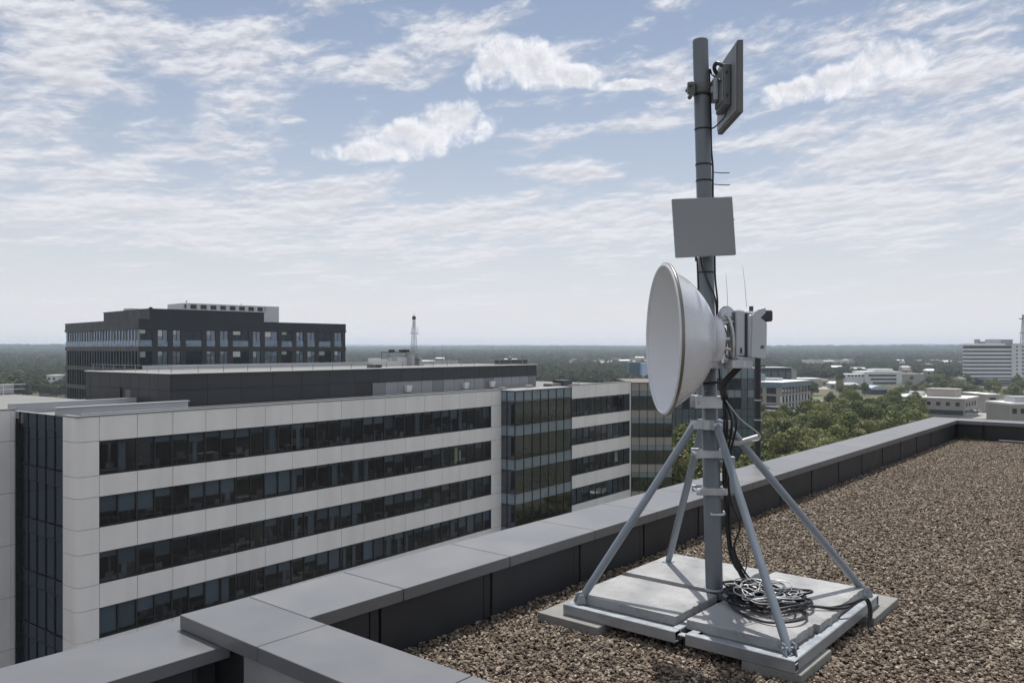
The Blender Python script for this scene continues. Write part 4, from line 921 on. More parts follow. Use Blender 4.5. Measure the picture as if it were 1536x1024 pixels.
def simple_glass():      # blue glass block behind the mast
    o = at(1004, 524, 155); o.z = GZ; W = (1141-1004)/CF*155
    t = thing('glass_tower_block', 'reflective blue grey glass office block behind the mast clamps', 'office building', o, RA)
    top = ZR(-3.68); r2 = random.Random(17)
    b = MB(); b.box(.1, W-.1, .3, 18, 0, top-.2); b.build('core', M['frame'], t)
    b = MB(); b.box(-.1, W+.1, -.1, 18.1, top, top+.18); b.build('roof', M['lpanel'], t)
    n = 14; bw = W/n
    z = top; k = 0
    while z > 1:
        hs, hg = (1.5 if k else 1.9), 2.15
        a_ = MB(); d_ = MB()
        for i in range(n):
            q = a_ if r2.random() < .98 else d_
            q.box(i*bw+.05, (i+1)*bw-.05, 0+(.0 if q is a_ else .06), .2, max(0, z-hs+.05), z-.04)
        a_.build('spandrel_band', M['g_span'] if k < 2 else M['g_blue'], t); d_.build('opening_vent', M['g_blue'], t)
        a_ = MB(); d_ = MB()
        for i in range(n):
            q = d_ if (4 <= i <= 9 and k % 3 != 2) or r2.random() < .1 else a_  # darker glass in the middle columns imitates a dark reflection; a few random
            q.box(i*bw+.05, (i+1)*bw-.05, .05, .2, max(0, z-hs-hg+.05), max(.1, z-hs))
        a_.build('glazing_band', M['g_blue'], t); d_.build('dark_reflection_glazing', M['g_dark'], t)
        z -= hs+hg; k += 1
    b = MB()
    for i in range(n+1): b.box(i*bw-.05, i*bw+.05, -.04, .1, 0, top)
    b.build('mullion', M['frame'], t)
simple_glass()

def block(name, label, px0, px1, d, rel_top, depth, m, roofm=None, rz=0, cap=.3, cat='building', rel_base=None, shear=None):
    o = at(px0, 524, d); o.z = GZ; W = (px1-px0)/CF*d
    t = thing(name, label, cat, o, RA+math.radians(rz)); top = ZR(rel_top)
    b = MB(); b.box(0, W, 0, depth, 0, top); b.build('wall', m, t)
    b = MB(); b.box(-.3, W+.3, -.3, depth+.3, top, top+cap); b.build('roof', roofm or m, t)
    return t, W, top
def building_w():
    # teal topped block: corner towards us at px 1172
    c = at(1172, 524, 340); c.z = GZ; hd = RA+math.radians(50)
    t = thing('teal_topped_block', 'three storey beige office block with teal fascia and white roof right of the slim pole', 'office building', c, hd)
    L, W = 33, 18; top = ZR(-13.9)
    b = MB(); b.box(.4, L-.4, .4, W, 0, top-.1); b.build('core', M['frame'], t)
    b = MB(); b.box(-.5, L+.5, -.5, W+12, top-2.2, top); b.build('fascia', M['tealm'], t)
    b = MB(); b.box(-.3, L+.3, -.3, W+11.8, top, top+.1); b.build('roof', M['wroof'], t)
    b = MB(); b.box(6, 12, 12, 20, top+.1, top+3.2); b.build('roof_plant', M['tealm'], t)
    b = MB(); b.box(16, 22, 8, 16, top+.1, top+1.2); b.build('roof_plant', M['lpanel'], t)
    for k in range(4):
        z1 = top-2.2-3.55*k
        b = MB(); b.box(-.25, L+.25, -.25, W+12, z1-3.55, z1-2.75); b.build('floor_band', M['beige'], t)
        for i in range(9):
            x = i*L/9; b = MB(); b.box(x+.0, x+1.1, 0, .5, z1-2.75, z1); b.build('pier', M['wht'] if k else M['beige'], t)
            b = MB(); b.box(x+1.1, x+L/9, .15, .35, z1-2.75, z1); b.build('window', M['g_dark'], t)
        for i in range(5):
            y = i*30/5; b = MB(); b.box(0, .5, y+.5, y+2.2, z1-2.75, z1); b.build('pier', M['beige'], t)
            b = MB(); b.box(.15, .35, y+2.2, y+6.5, z1-2.75, z1); b.build('window', M['g_dark'], t)
    # podium
    c = at(1193, 524, 289); c.z = GZ; hd = RA+math.radians(38)
    t = thing('low_glass_podium', 'low brown roofed glass pavilion in front of the teal topped block', 'building', c, hd); top = ZR(-22.4)
    b = MB(); b.box(.3, 20, .3, 26, 0, top-.2); b.build('core', M['frame'], t)
    b = MB(); b.box(-.6, 21, -.6, 27, top-.5, top); b.build('roof', M['broof'], t)
    b = MB(); b.box(0, 20, 0, .3, top-2.2, top-.5); b.box(0, .3, .31, 26, top-2.2, top-.5); b.build('upper_wall', M['g_dark'], t)
    b = MB(); b.box(0, 20, -.05, .3, top-4.6, top-2.2)
    for i in range(12): b.box(-.05, .3, .31+i*2.1, .31+i*2.1+1.9, top-4.6, top-2.2)
    b.build('glazing_band', M['g_span'], t)
    b = MB(); b.box(0, 20, 0, .3, 0, top-4.6); b.box(0, .3, .31, 26, 0, top-4.6); b.build('base_wall', M['g_dark'], t)
    b = MB(); b.box(4, 12, 8, 18, top, top+1.0); b.build('roof_plant', M['dclad'], t)
    # dark blocks behind
    t, W, top = block('dark_office_block', 'dark block behind the white roof of the teal topped building', 1120, 1187, 450, -10.3, 22, M['dclad'], M['lpanel'])
    for i in range(6):
        b = MB(); b.box(2+i*4, 5+i*4, -.2, 0, top-5.5, top-2); b.build('window', M['g_blue'], t)
    b = MB(); b.box(5, 12, 5, 12, top+.3, top+2); b.build('roof_plant', M['dclad2'], t)
    t, W, top = block('grey_office_block', 'small pale grey block to the right of the dark distant block', 1187, 1195, 465, -12, 14, M['lpanel'], M['broof'])
building_w()

def tower_t():
    d = 680; o = at(1453, 524, d); o.z = GZ
    t = thing('white_slab_tower', 'white slab block with dark horizontal window bands on the right skyline', 'tower block', o, RA+math.radians(1))
    W = (1518-1453)/CF*d; W2 = (1536-1518)/CF*d; top = ZR(4.1)
    b = MB(); b.box(.5, W, .5, 9, 0, top-.3); b.build('core', M['frame'], t)
    for k in range(9):
        z = top-.0-3.2*k; b = MB(); b.box(0, W, 0, 9, z-(1.85 if k else 1.0), z); b.build('white_band', M['wht'], t)
        b = MB(); b.box(.1, W, .25, .5, z-3.2, z-(1.85 if k else 1.0)); b.build('window_band', M['frame'], t)
    zb = top-3.2*9
    b = MB(); b.box(W+.01, W+W2, -.6, 8.6, zb+1, top+.6); b.build('stair_core', M['wht'], t)
    for k in range(8):
        for x in (W+3.4, W+8.3): b = MB(); b.box(x, x+1.5, -.75, -.6, top-2.3-3.2*k, top-1.2-3.2*k); b.build('window', M['g_dark'], t)
    b = MB(); b.box(-.3, W+W2+.2, -.9, 9.2, top+.61, top+.9); b.build('roof', M['wroof'], t)
    for x0, x1, h, m in ((W*.52, W*.8, 3.6, 'lpanel'), (W*.8, W+3, 3.4, 'steel'), (W*.26, W*.31, 3.6, 'steel'), (W*.32, W*.45, 1.8, 'steel')):
        b = MB(); b.box(x0, x1, 3, 8, top+.9, top+.9+h); b.build('roof_plant', M[m], t)
    b = MB(); b.box(8, W+W2, -16, -1, 0, ZR(-24.8)); b.build('podium_wall', M['dclad2'], t)
    b = MB(); b.box(7.5, W+W2, -16.5, -.9, ZR(-24.8), ZR(-24.2)); b.build('podium_roof', M['lpanel'], t)
    b = MB(); b.box(8, W+W2, -16.2, -16, ZR(-30), ZR(-28.6)); b.box(8, W+W2, -16.2, -16, ZR(-27), ZR(-26)); b.build('podium_glazing', M['g_span'], t)
    o = at(1534.5, 524, 676); o.z = GZ+top+.9
    b = MB(); H = 24
    def cor(z): w = 1.1*(1-z/H)+.35; return [Vector((sx*w, sy*w, z)) for sx, sy in ((-1, -1), (1, -1), (1, 1), (-1, 1))]
    for i in range(4): b.tube([cor(0)[i], cor(H)[i]], .16, 5)
    z = 0
    while z < H-1:
        a_, c_ = cor(z), cor(z+1.5)
        for i in range(4): b.tube([a_[i], c_[(i+1) % 4]], .09, 4); b.tube([c_[i], c_[(i+1) % 4]], .08, 4)
        z += 1.5
    t2 = thing('lattice_mast', 'dark lattice mast at the right edge above the white slab tower', 'lattice mast', o, RA)
    b.build('lattice', M['dark'], t2); b = MB(); b.box(-3.2, .2, -.4, .4, 20.2, 21); b.box(-2.8, .2, -.3, .3, 8.5, 9.1); b.build('antenna_arm', M['dark'], t2)
tower_t()

def low_buildings():
    # beige low block behind the corner of the parapet
    c = at(1447, 524, 355); c.z = GZ; hd = RA+math.radians(48)
    t = thing('low_beige_building', 'low beige building with white flat roof just above the far parapet corner', 'building', c, hd); top = ZR(-21.9)
    # long side runs back to the left (local +Y), short side to the right (+X)
    LY, LX = 30, 24
    b = MB(); b.box(0, LX, 0, LY, 0, top); b.build('wall', M['beige'], t)
    b = MB(); b.box(-.4, LX+.4, -.4, LY+.4, top, top+.5); b.build('roof', M['wroof'], t)
    for i in range(7):
        y = 2+i*3.9; b = MB(); b.box(-.12, 0, y, y+1.6, top-3.1, top-1.5); b.build('window', M['g_dark'], t)
    for i in range(4):
        x = 2+i*5.2; b = MB(); b.box(x, x+2.6, -.12, 0, top-3.4, top-1.4); b.build('window', M['g_dark'], t)
    b = MB(); b.box(-.15, 0, .5, LY-.5, top-7, top-5); b.box(.5, LX, -.15, 0, top-7, top-5); b.build('ground_glazing', M['g_dark'], t)
    b = MB(); b.box(6, 16, 5, 17, top+.5, top+3.6); b.box(5.6, 16.4, 4.6, 17.4, top+3.6, top+4.1); b.build('roof_storey', M['beige'], t)
    b = MB(); b.box(8, 12, 19, 25, top+.5, top+2.4); b.build('roof_box', M['wht'], t)
    t, W, top = block('low_white_annexe', 'white roofed annexe behind the low beige building', 1478, 1499, 385, -21.5, 20, M['beige'], M['wroof'])
    b = MB(); b.box(2, 5, -.1, 0, top-3, top-1.4); b.build('window', M['g_dark'], t)
    t, W, top = block('low_beige_house', 'low beige building cut off by the right edge above the parapet', 1514, 1552, 330, -22.6, 16, M['beige'], M['wroof'], cap=.8)
    for i in range(3): b = MB(); b.box(1.2+i*3.4, 3+i*3.4, -.12, 0, top-3.5, top-1.5); b.build('window', M['g_dark'], t)
    b = MB(); b.box(4, 12, 3, 10, top+.8, top+3.2); b.build('roof_storey', M['lpanel'], t)
    # long white building in the trees
    t, W, top = block('long_white_building', 'long white low building among the trees left of the slab tower', 1297, 1353, 700, -19.5, 26, M['wht'], M['wroof'])
    for z in (2.2, 5.4, 8.6): b = MB(); b.box(2+z*.6, W-5, -.3, 0, top-z-1.5, top-z); b.build('window_band', M['g_dark'], t)
    b = MB(); b.box(10, W-6, 4, 18, top+.3, top+2.6); b.build('roof_storey', M['wht'], t)
    b = MB(); b.box(W+.35, W+20, 2, 20, 0, top-1.5); b.build('end_block', M['beige'], t)
    b = MB(); b.box(-16, -.35, 1, 20, 0, top-1.8); b.build('end_block', M['wht'], t)
    for i in range(5):
        b = MB(); b.box(-14+i*3, -12.4+i*3, .8, 1, top-4, top-2.6); b.build('window', M['g_dark'], t)
    b = MB(); b.lathe([(0, 0.01), (0, 1.7), (.3, 1.7)], 20, 'Y', c=(W+9.5, 1.7, top-5)); b.build('round_window', M['dclad'], t)
    # others
    t, W, top = block('pale_warehouse', 'long pale low warehouse in front of the dry field', 1197, 1232, 640, -23.2, 20, M['beige'], M['wroof'])
    b = MB(); b.box(3, 6, -.2, 0, 0, 4); b.box(10, 13, -.2, 0, 0, 4); b.build('loading_door', M['steel'], t)
    t, W, top = block('blue_domed_shed', 'low shed with rounded blue white roof beside the road', 1306, 1331, 540, -27.2, 14, M['dclad'], M['dclad'])
    b = MB(); b.prism([(-.5, -.5), (W+.5, -.5), (W+.5, 14.5), (-.5, 14.5)], top+.3, top+1.0)
    bb = MB(); n = 10
    prf = [(-1+(W+2)*i/n, top+.4+2.6*math.sin(PI*i/n)**.7) for i in range(n+1)]
    bb.add([(x, -1, z) for x, z in prf]+[(x, 15, z) for x, z in prf], [(i, i+1, i+n+2, i+n+1) for i in range(n)]+[tuple(range(n+1)), tuple(range(2*n+1, n, -1))]); bb.build('curved_roof', mat('blue_roof', (.42, .5, .6), .4, 0, .05, .2), t)
    t, W, top = block('teal_box_building', 'small teal block visible between the white building and the dish', 944, 964, 620, -10.2, 18, mat('teal_wall', (.06, .12, .15), .5, 0, .1, .1))
    b = MB(); b.box(1, W-1, -.15, 0, 3, 5); b.build('window_band', M['g_dark'], t)
    t, W, top = block('blue_white_box', 'bright pale blue building slice right beside the dish rim', 963.5, 972, 610, -10.8, 12, mat('pale_blue_wall', (.5, .62, .85), .5, 0, .05, .1))
    b = MB(); b.box(.5, W-.5, -.15, 0, 4, 6); b.build('window_band', M['g_dark'], t)
    # roofs of the estates
    hs = [(60, 84, 520, -24.8, 'broof', 'dark roofed low building at the far left edge of trees'), (70, 88, 590, -19, 'wht', 'white cube building among the trees on the far left'), (20, 34, 640, -25, 'broof', 'brown roofed house in the trees far left'),
          (40, 58, 560, -25.5, 'wroof', 'pale roofed sheds behind the left wing railing'),
          (1245, 1262, 620, -26, 'wroof', 'grey roofed hall left of the blue domed shed'), (1264, 1290, 600, -26.2, 'lpanel', 'longer grey roofed hall left of the blue domed shed'), (1226, 1243, 660, -25.5, 'broof', 'brown roofed hall beyond the road'),
          (1336, 1346, 1050, -23, 'wroof', 'tiny white house far off in the forest left of the tower'), (1353, 1357, 1120, -17, 'wht', 'tiny narrow white house far off in the forest'), (1367, 1376, 1100, -21, 'wroof', 'tiny pale roof far off in the forest, nearest to the tower'),
          (1378, 1392, 760, -24, 'wroof', 'white roof poking from the trees right of the long white building'), (1396, 1412, 800, -22, 'lpanel', 'grey roof among trees before the slab tower'), (1440, 1449, 600, -22, 'broof', 'brown roof at the foot of the slab tower'),
          (1208, 1224, 760, -24, 'wht', 'white row building at the near edge of the dry field'), (720, 732, 1500, -22, 'wroof', 'tiny pale roof beyond the dark roof unit'), (838, 846, 1250, -22, 'wroof', 'tiny pale roof in the far trees left of the dish'), (870, 884, 1400, -22, 'wroof', 'tiny pale long roof in the far trees beside the dish')]
    side = ['left of the tower', 'near the dry field', 'beyond the teal topped block', 'behind the long white building']
    rh = random.Random(77); nm_ = {'wroof': 'white', 'broof': 'brown', 'lpanel': 'grey'}
    for i in range(17):
        a = rh.uniform(1195, 1438); d = rh.uniform(720, 1500); m = rh.choice(['wroof', 'broof', 'broof', 'broof', 'lpanel']); w_ = rh.uniform(7, 17)*CF/d
        hs.append((a, a+w_, d, -30+rh.uniform(9, 12.0), m, 'small %s roof among far trees %s' % (nm_[m], side[0] if a > 1390 else side[3] if a > 1290 else side[1] if a > 1240 else side[2])))
    for i in range(9):
        a = rh.uniform(560, 960); d = rh.uniform(1100, 1900); w_ = rh.uniform(10, 24)*CF/d; hs.append((a, a+w_, d, -16.5, 'wroof', 'tiny pale roof in the far woods over the office rooftops'))
    for a, c_, d, rel, m, lb in hs:
        W = (c_-a)/CF*d; o = at(a, 524, d); o.z = GZ; top = ZR(rel)
        t = thing('distant_house', lb, 'building', o, RA+math.radians(rnd.uniform(-12, 12)), 'small buildings in the distance')
        b = MB(); b.box(0, W, 0, 10, 0, top); b.build('wall', M['beige'] if m != 'wht' else M['wht'], t)
        if m == 'wht': b = MB(); b.box(-.2, W+.2, -.2, 10.2, top, top+.5); b.build('roof', M['wroof'], t)
        else: b = MB(); b.add([(-.5, -.5, top), (W+.5, -.5, top), (W+.5, 10.5, top), (-.5, 10.5, top), (.5, 5, top+1.6), (W-.5, 5, top+1.6)], [(0, 1, 5, 4), (1, 2, 5), (2, 3, 4, 5), (3, 0, 4), (3, 2, 1, 0)]); b.build('roof', M[m], t)
        b = MB()
        for i in range(max(1, int(W/4))): b.box(1+i*3.6, 2.6+i*3.6, -.1, 0, max(.5, top-3), max(1.5, top-1.4))
        b.build('window_row', M['g_dark'], t)
low_buildings()

def cars():
    def car(o, rz, m, lb):
        t = thing('parked_car', lb, 'car', o, rz, 'cars on the streets below')
        b = MB(); pr = [(-2.1, .35), (2.1, .35), (2.15, .75), (1.2, .9), (.6, 1.4), (-1.0, 1.42), (-1.75, .95), (-2.15, .85)]
        n = len(pr); b.add([(x, -.85, z) for x, z in pr]+[(x, .85, z) for x, z in pr], [tuple(range(n)), tuple(range(2*n-1, n-1, -1))]+[(i, i+n, (i+1) % n+n, (i+1) % n) for i in range(n)]); b.build('body', m, t, .06, 2)
        b = MB(); b.box(-1.4, .85, -.87, .87, .93, 1.28); b.build('side_glass', M['g_dark'], t)
        for x in (-1.35, 1.35):
            for y in (-.82, .82): w = MB(); w.lathe([(-.1, 0.01), (-.1, .33), (.1, .33), (.1, .01)], 14, 'Y', c=(x, y, .33)); w.build('wheel', M['black'], t)
    for px, d, rz, m, lb in ((1487, 383, 5, 'car1', 'white car parked first in the car park beyond the far parapet'), (1497, 380, 8, 'car3', 'silver car second in the car park beyond the far parapet'), (1503, 376, 4, 'car2', 'dark car third in the car park beyond the far parapet'),
                             (1510, 374, 6, 'car3', 'silver car last in the car park beside the cropped beige building'), (1276, 472, -5, 'car1', 'white car driving on the road above the tree belt'), (1470, 386, 6, 'car1', 'long white vehicle at the left end of the car park')):
        o = at(px, 524, d); o.z = GZ+.012; car(o, RA+math.radians(rz), M[m], lb)
cars()

# ------------------------------------------------------------------ terrain, roads, trees
from mathutils import noise as mn
def terr(x, y):
    d = math.hypot(x, y)
    if d < 1500: return GZ
    k = min(1, (d-1500)/3500)
    h = (mn.noise(Vector((x/1900, y/1900, 3)))*.5+.5)*34*k + (mn.noise(Vector((x/700, y/700, 9)))*.5+.5)*12*k
    if d > 6000: h += min(1, (d-6000)/3500)*(14+22*(mn.noise(Vector((x/2600, y/2600, 5)))*.5+.5))
    return GZ+h*1.05
def terrain():
    rs = [0, 60, 150, 300, 500, 800, 1200, 1500]+[1500+i*250 for i in range(1, 44)]
    na = 220; vs = [(0, 0, GZ)]; fs = []
    for r in rs[1:]:
        for k in range(na): a = 2*PI*k/na; x, y = r*math.cos(a), r*math.sin(a); vs.append((x, y, terr(x, y)))
    for k in range(na): fs.append((0, 1+k, 1+(k+1) % na))
    for i in range(len(rs)-2):
        for k in range(na): fs.append((1+i*na+k, 1+(i+1)*na+k, 1+(i+1)*na+(k+1) % na, 1+i*na+(k+1) % na))
    me = bpy.data.meshes.new('ground'); me.from_pydata(vs, [], fs); me.update()
    m, nt, b = newmat('ground_cover'); N = nt.nodes; L = nt.links; b.inputs['Roughness'].default_value = .95; b.inputs['Specular IOR Level'].default_value = .1
    tc = N.new('ShaderNodeTexCoord'); n1 = N.new('ShaderNodeTexNoise'); n1.inputs['Scale'].default_value = .012; n1.inputs['Detail'].default_value = 9; n1.inputs['Roughness'].default_value = .65
    L.new(tc.outputs['Object'], n1.inputs['Vector']); cr = N.new('ShaderNodeValToRGB'); e = cr.color_ramp.elements
    e[0].position = .36; e[0].color = (.055, .062, .035, 1); e[1].position = .68; e[1].color = (.19, .17, .12, 1); q = e.new(.52); q.color = (.1, .1, .06, 1)
    L.new(n1.outputs['Fac'], cr.inputs[0]); L.new(cr.outputs[0], b.inputs['Base Color']); me.materials.append(m)
    o = bpy.data.objects.new('ground', me); C.objects.link(o); tag(o, kind='structure')
    def sheet(name, pts, m, z, kind='structure'):
        b = MB(); P = [at(x, 524, d) for x, d in pts]; b.add([(p.x, p.y, GZ+z) for p in P], [tuple(range(len(P)))]); o = b.build(name, m); tag(o, kind=kind)
        if o.data.polygons[0].normal.z < 0: o.data.flip_normals()
    sheet('road', [(1195, 486), (1460, 436), (1460, 424), (1195, 473)], M['road'], .012)
    sheet('road', [(1195, 500), (1460, 452), (1460, 446), (1195, 493)], M['asph'], .008)
    sheet('verge', [(1190, 520), (1470, 470), (1470, 405), (1190, 440)], M['grass'], .004)
    sheet('path', [(1215, 425), (1262, 448), (1262, 440), (1215, 410)], M['road'], .012)
    sheet('car_park', [(1440, 398), (1560, 398), (1560, 352), (1440, 352)], M['road'], .008)
    sheet('dry_field', [(1203, 1650), (1278, 1650), (1282, 1150), (1203, 1150)], M['field'], 1.0)
    sheet('dry_field', [(880, 1900), (990, 2000), (990, 1450), (850, 1450)], M['field'], 3.0)
    sheet('yard', [(1195, 760), (1245, 760), (1245, 610), (1195, 610)], M['road'], .02)
    sheet('courtyard', [(-400, 50), (980, 110), (1010, 76), (900, 20), (-2000, 12)], M['asph'], .006)
    sheet('lawn', [(1490, 440), (1525, 440), (1525, 410), (1490, 410)], M['field'], .015)
terrain()

def crown_mesh(seed, R, H, n, leaf, m):
    """clumped crown: leaf sized faces spread through overlapping uneven lobes; base at z=0 of the tree"""
    r2 = np.random.RandomState(seed); th = H*.32
    lobes = []
    nl = 17
    for i in range(nl):
        a = r2.rand()*6.28; q = math.sqrt(r2.rand())*R*.66; z = th+(H-th)*(.18+.62*r2.rand()*(1-.45*(q/R)))
        lobes.append((q*math.cos(a), q*math.sin(a), z, R*(.26+.2*r2.rand())))
    lobes.append((0, 0, H*.72, R*.5)); lobes.append((r2.rand()*.5, 0, H*.86, R*.3))
    lobes = np.array(lobes); w = lobes[:, 3]**2; w /= w.sum()
    idx = r2.choice(len(lobes), n, p=w); d = r2.normal(size=(n, 3)); d /= np.linalg.norm(d, axis=1)[:, None]; d[:, 2] = np.where(d[:, 2] < -.3, -d[:, 2], d[:, 2])
    rad = lobes[idx, 3]*(.72+.36*r2.rand(n)**.7)
    c = lobes[idx, :3]+d*rad[:, None]*np.array([1, 1, .8])
    nn = d+r2.normal(size=(n, 3))*.45; nn /= np.linalg.norm(nn, axis=1)[:, None]
    t = np.cross(nn, r2.normal(size=(n, 3))); t /= np.linalg.norm(t, axis=1)[:, None]; bt = np.cross(nn, t)
    s = leaf*(.55+.8*r2.rand(n))[:, None]
    v = np.stack([c-t*s, c+bt*s*.7, c+t*s, c-bt*s*.7+nn*s*.35], 1).reshape(-1, 3)
    me = bpy.data.meshes.new('crown'); me.vertices.add(len(v)); me.vertices.foreach_set('co', v.astype(np.float32).ravel())
    me.loops.add(4*n); me.loops.foreach_set('vertex_index', np.arange(4*n, dtype=np.int32)); me.polygons.add(n); me.polygons.foreach_set('loop_start', np.arange(0, 4*n, 4, dtype=np.int32)); me.polygons.foreach_set('loop_total', np.full(n, 4, dtype=np.int32))
    me.update(calc_edges=True); me.materials.append(m); return me, lobes
CROWNS = []
def trees():
    tmesh = []
    spec = [(1, 5.2, 12.5, 6500, .26, 'leaf'), (2, 4.4, 11.5, 5200, .25, 'leaf2'), (3, 6.2, 13.5, 7500, .28, 'leaf'), (4, 4.8, 13, 5600, .26, 'leaf2'), (5, 5.6, 11.0, 6000, .27, 'leaf'), (6, 3.8, 12.5, 4800, .25, 'leaf')]
    for sd, R, H, n, lf, m in spec:
        me, lobes = crown_mesh(sd, R, H, n, lf, M[m]); r2 = random.Random(sd)
        b = MB(); b.tube(smooth([(0, 0, -.3), (r2.uniform(-.1, .1), 0, H*.2), (r2.uniform(-.3, .3), .2, H*.5), (0, .1, H*.75)], 3), [.3, .29, .27, .26, .24, .22, .2, .17, .12, .07], 7)
        for l in lobes[:8]: z0 = H*(.25+.2*r2.random()); b.tube([(0, 0, z0), (l[0]*.5, l[1]*.5, (z0+l[2])/2-.3), (l[0]*.9, l[1]*.9, l[2])], [.13, .09, .03], 5)
        tmesh.append((me, b, R))
    protos = []
    def make(i, loc, rz, sc, label, group):
        me, b, R = tmesh[i]
        t = bpy.data.objects.new('broadleaf_tree', None); C.objects.link(t); tag(t, label, 'tree', group); t.location = loc; t.rotation_euler = (0, 0, rz); t.scale = (sc, sc, sc*rnd.uniform(.92, 1.1))
        c = bpy.data.objects.new('crown', me); C.objects.link(c); c.parent = t
        if not isinstance(b, bpy.types.Mesh):
            k = b.build('trunk', M['bark'], t); tmesh[i] = (me, k.data, R)
        else: k = bpy.data.objects.new('trunk', b); C.objects.link(k); k.parent = t
        if len(CROWNS) < 6 and i not in [q[0] for q in CROWNS]: CROWNS.append((i, c))
        return t
    # keep-out footprints (building roots and their rough sizes)
    def blocked(x, y, r=4):
        l = x*RT[0]+y*RT[1]; d = x*FW[0]+y*FW[1]; px = 768+CF*l/max(d, 1)
        def box(a, b_, d0, d1): return d0-r < d < d1+r and a-r*CF/d < px < b_+r*CF/d
        if px < 946 and d < 190: return True
        if box(946, 1010, 100, 125) or box(1004, 1141, 153, 176) or box(1120, 1180, 330, 372) or box(1160, 1216, 335, 372) or box(1128, 1245, 284, 318): return True
        if box(1378, 1482, 352, 386) or box(1478, 1500, 383, 408) or box(1512, 1552, 328, 348) or box(1440, 1536, 350, 400) or box(1446, 1536, 655, 700) or box(1270, 1390, 695, 730) or box(1118, 1196, 446, 482): return True
        if 1262 < px < 1392 and 570 < d < 700: return True
        if 1300 < px < 1338 and 470 < d < 570: return True
        if px > 1372 and d < 400: return True
        if 1440 < px and 520 < d < 660: return (x*5.1+y*2.3) % 3 > 1
        if box(1303, 1335, 536, 558) or box(1195, 1240, 610, 670): return True
        if box(1240, 1292, 596, 640) or box(58, 90, 515, 604): return True
        if 1190 < px < 1470:      # the two roads and the path
            t = (px-1195)/265; a0 = 470-50*t; a1 = 503-52*t
            if a0-3 < d < a1+3: return True
            if 1212 < px < 1265 and 405 < d < 452: return True
        return False
    pts = []
    near_g = 'trees in the belt just beyond the long parapet'
    r2 = random.Random(31); tries = 0; cnt = 0
    def far_enough(x, y, s): return all((x-a)**2+(y-b_)**2 > s*s for a, b_ in pts)
    lab_near = ['broad dark green tree in the dense belt just beyond the long parapet', 'olive green tree in the dense belt just beyond the long parapet', 'widest leafy green tree in the dense belt just beyond the long parapet', 'tall olive tree in the dense belt just beyond the long parapet', 'low spreading tree in the dense belt just beyond the long parapet', 'slender green tree in the dense belt just beyond the long parapet']
    while tries < 9000 and cnt < 172:
        tries += 1
        d = 75+r2.random()**.75*225; px = r2.uniform(985, 1440)
        v = at(px, 524, d)
        yl = 808-.262*(px-700); ytop = 524+(30-13.5)*CF/d
        if ytop > yl+12 or blocked(v.x, v.y, 4.5): continue
        if d > 262 and px > 1180 and px < 1250: continue
        if not far_enough(v.x, v.y, 6.3): continue
        i = r2.randrange(6); pts.append((v.x, v.y)); cnt += 1
        sc = r2.uniform(.82, 1.15)*(1.0 if px > 1150 else .95)
        make(i, (v.x, v.y, GZ), r2.uniform(0, 6.28), sc, lab_near[i], near_g)
    for px, d, sc, i in ((1016, 122, 1.42, 1), (1034, 131, 1.36, 0), (1050, 126, 1.2, 3), (1072, 118, 1.02, 2), (1098, 128, 1.02, 4), (1122, 136, 1.05, 0), (1000, 92, .95, 1), (1024, 98, .9, 2)):
        v = at(px, 524, d); pts.append((v.x, v.y)); make(i, (v.x, v.y, GZ), px*.7, sc, ['tallest broad', 'tall olive', 'wide', 'upright', 'low round', 'narrow'][i]+' tree close in front of the glass block behind the tripod legs', near_g)
    print('near trees', cnt)
    mid_g = 'trees around the road and low buildings'
    lab_mid = [s.replace('in the dense belt just beyond the long parapet', 'standing around the distant road and low buildings') for s in lab_near]
    tries = 0; c2 = 0
    while tries < 14000 and c2 < 126:
        tries += 1; px = r2.uniform(1185, 1560) if r2.random() < .8 else r2.uniform(-30, 105)
        d = r2.uniform(300, 690) if px > 200 else r2.uniform(480, 700)
        if px > 1195 and r2.random() < .5: d = r2.uniform(505, 565)
        v = at(px, 524, d)
        if blocked(v.x, v.y, 6) or not far_enough(v.x, v.y, 9.5): continue
        if px > 1190 and d < 470 and px < 1470 and r2.random() < .6: continue
        if 1210 < px < 1300 and d > 500 and r2.random() < .5: continue
        i = r2.randrange(6); pts.append((v.x, v.y)); c2 += 1
        band = 478 < d < 570 and px > 1195
        make(i, (v.x, v.y, GZ), r2.uniform(0, 6.28), r2.uniform(.5, .85) if d < 450 else r2.uniform(.55, .82) if band else r2.uniform(.7, 1.05), lab_mid[i], mid_g)
    print('mid trees', c2)
    # far woods: points carrying the crowns
    P = []; S = []
    def zone(d0, d1, step, smin, smax, thr):
        n = 0; ha = math.radians(40)
        area = ha*(d1*d1-d0*d0); N = int(area/step**2)
        for _ in range(N):
            d = math.sqrt(r2.random()*(d1*d1-d0*d0)+d0*d0); a = HD+r2.uniform(-ha, ha); x, y = d*math.cos(a), d*math.sin(a)
            if mn.noise(Vector((x/260, y/260, 1)))+.5*mn.noise(Vector((x/90, y/90, 2))) < thr: continue
            l = x*RT[0]+y*RT[1]; dd = x*FW[0]+y*FW[1]; px = 768+CF*l/max(dd, 1)
            if d < 900 and blocked(x, y, 5): continue
            if 1200 < px < 1284 and 1130 < dd < 1670: continue
            if 850 < px < 992 and 1430 < dd < 2020 and r2.random() < .92: continue
            if px > 1188 and dd < 700 : continue
            if any(a0 < px < a1 and abs(dd-dc) < 14 for a0, a1, dc in ((1334, 1348, 1050), (1351, 1359, 1120), (1365, 1378, 1100), (1376, 1394, 765), (1394, 1414, 805))): continue
            P.append((x, y, terr(x, y))); S.append(r2.uniform(smin, smax))
    zone(520, 1600, 10.5, .75, 1.15, -.30); zone(1600, 4200, 19, 1.3, 2.1, -.33); zone(4200, 11000, 50, 2.6, 4.6, -.4)
    print('far trees', len(P))
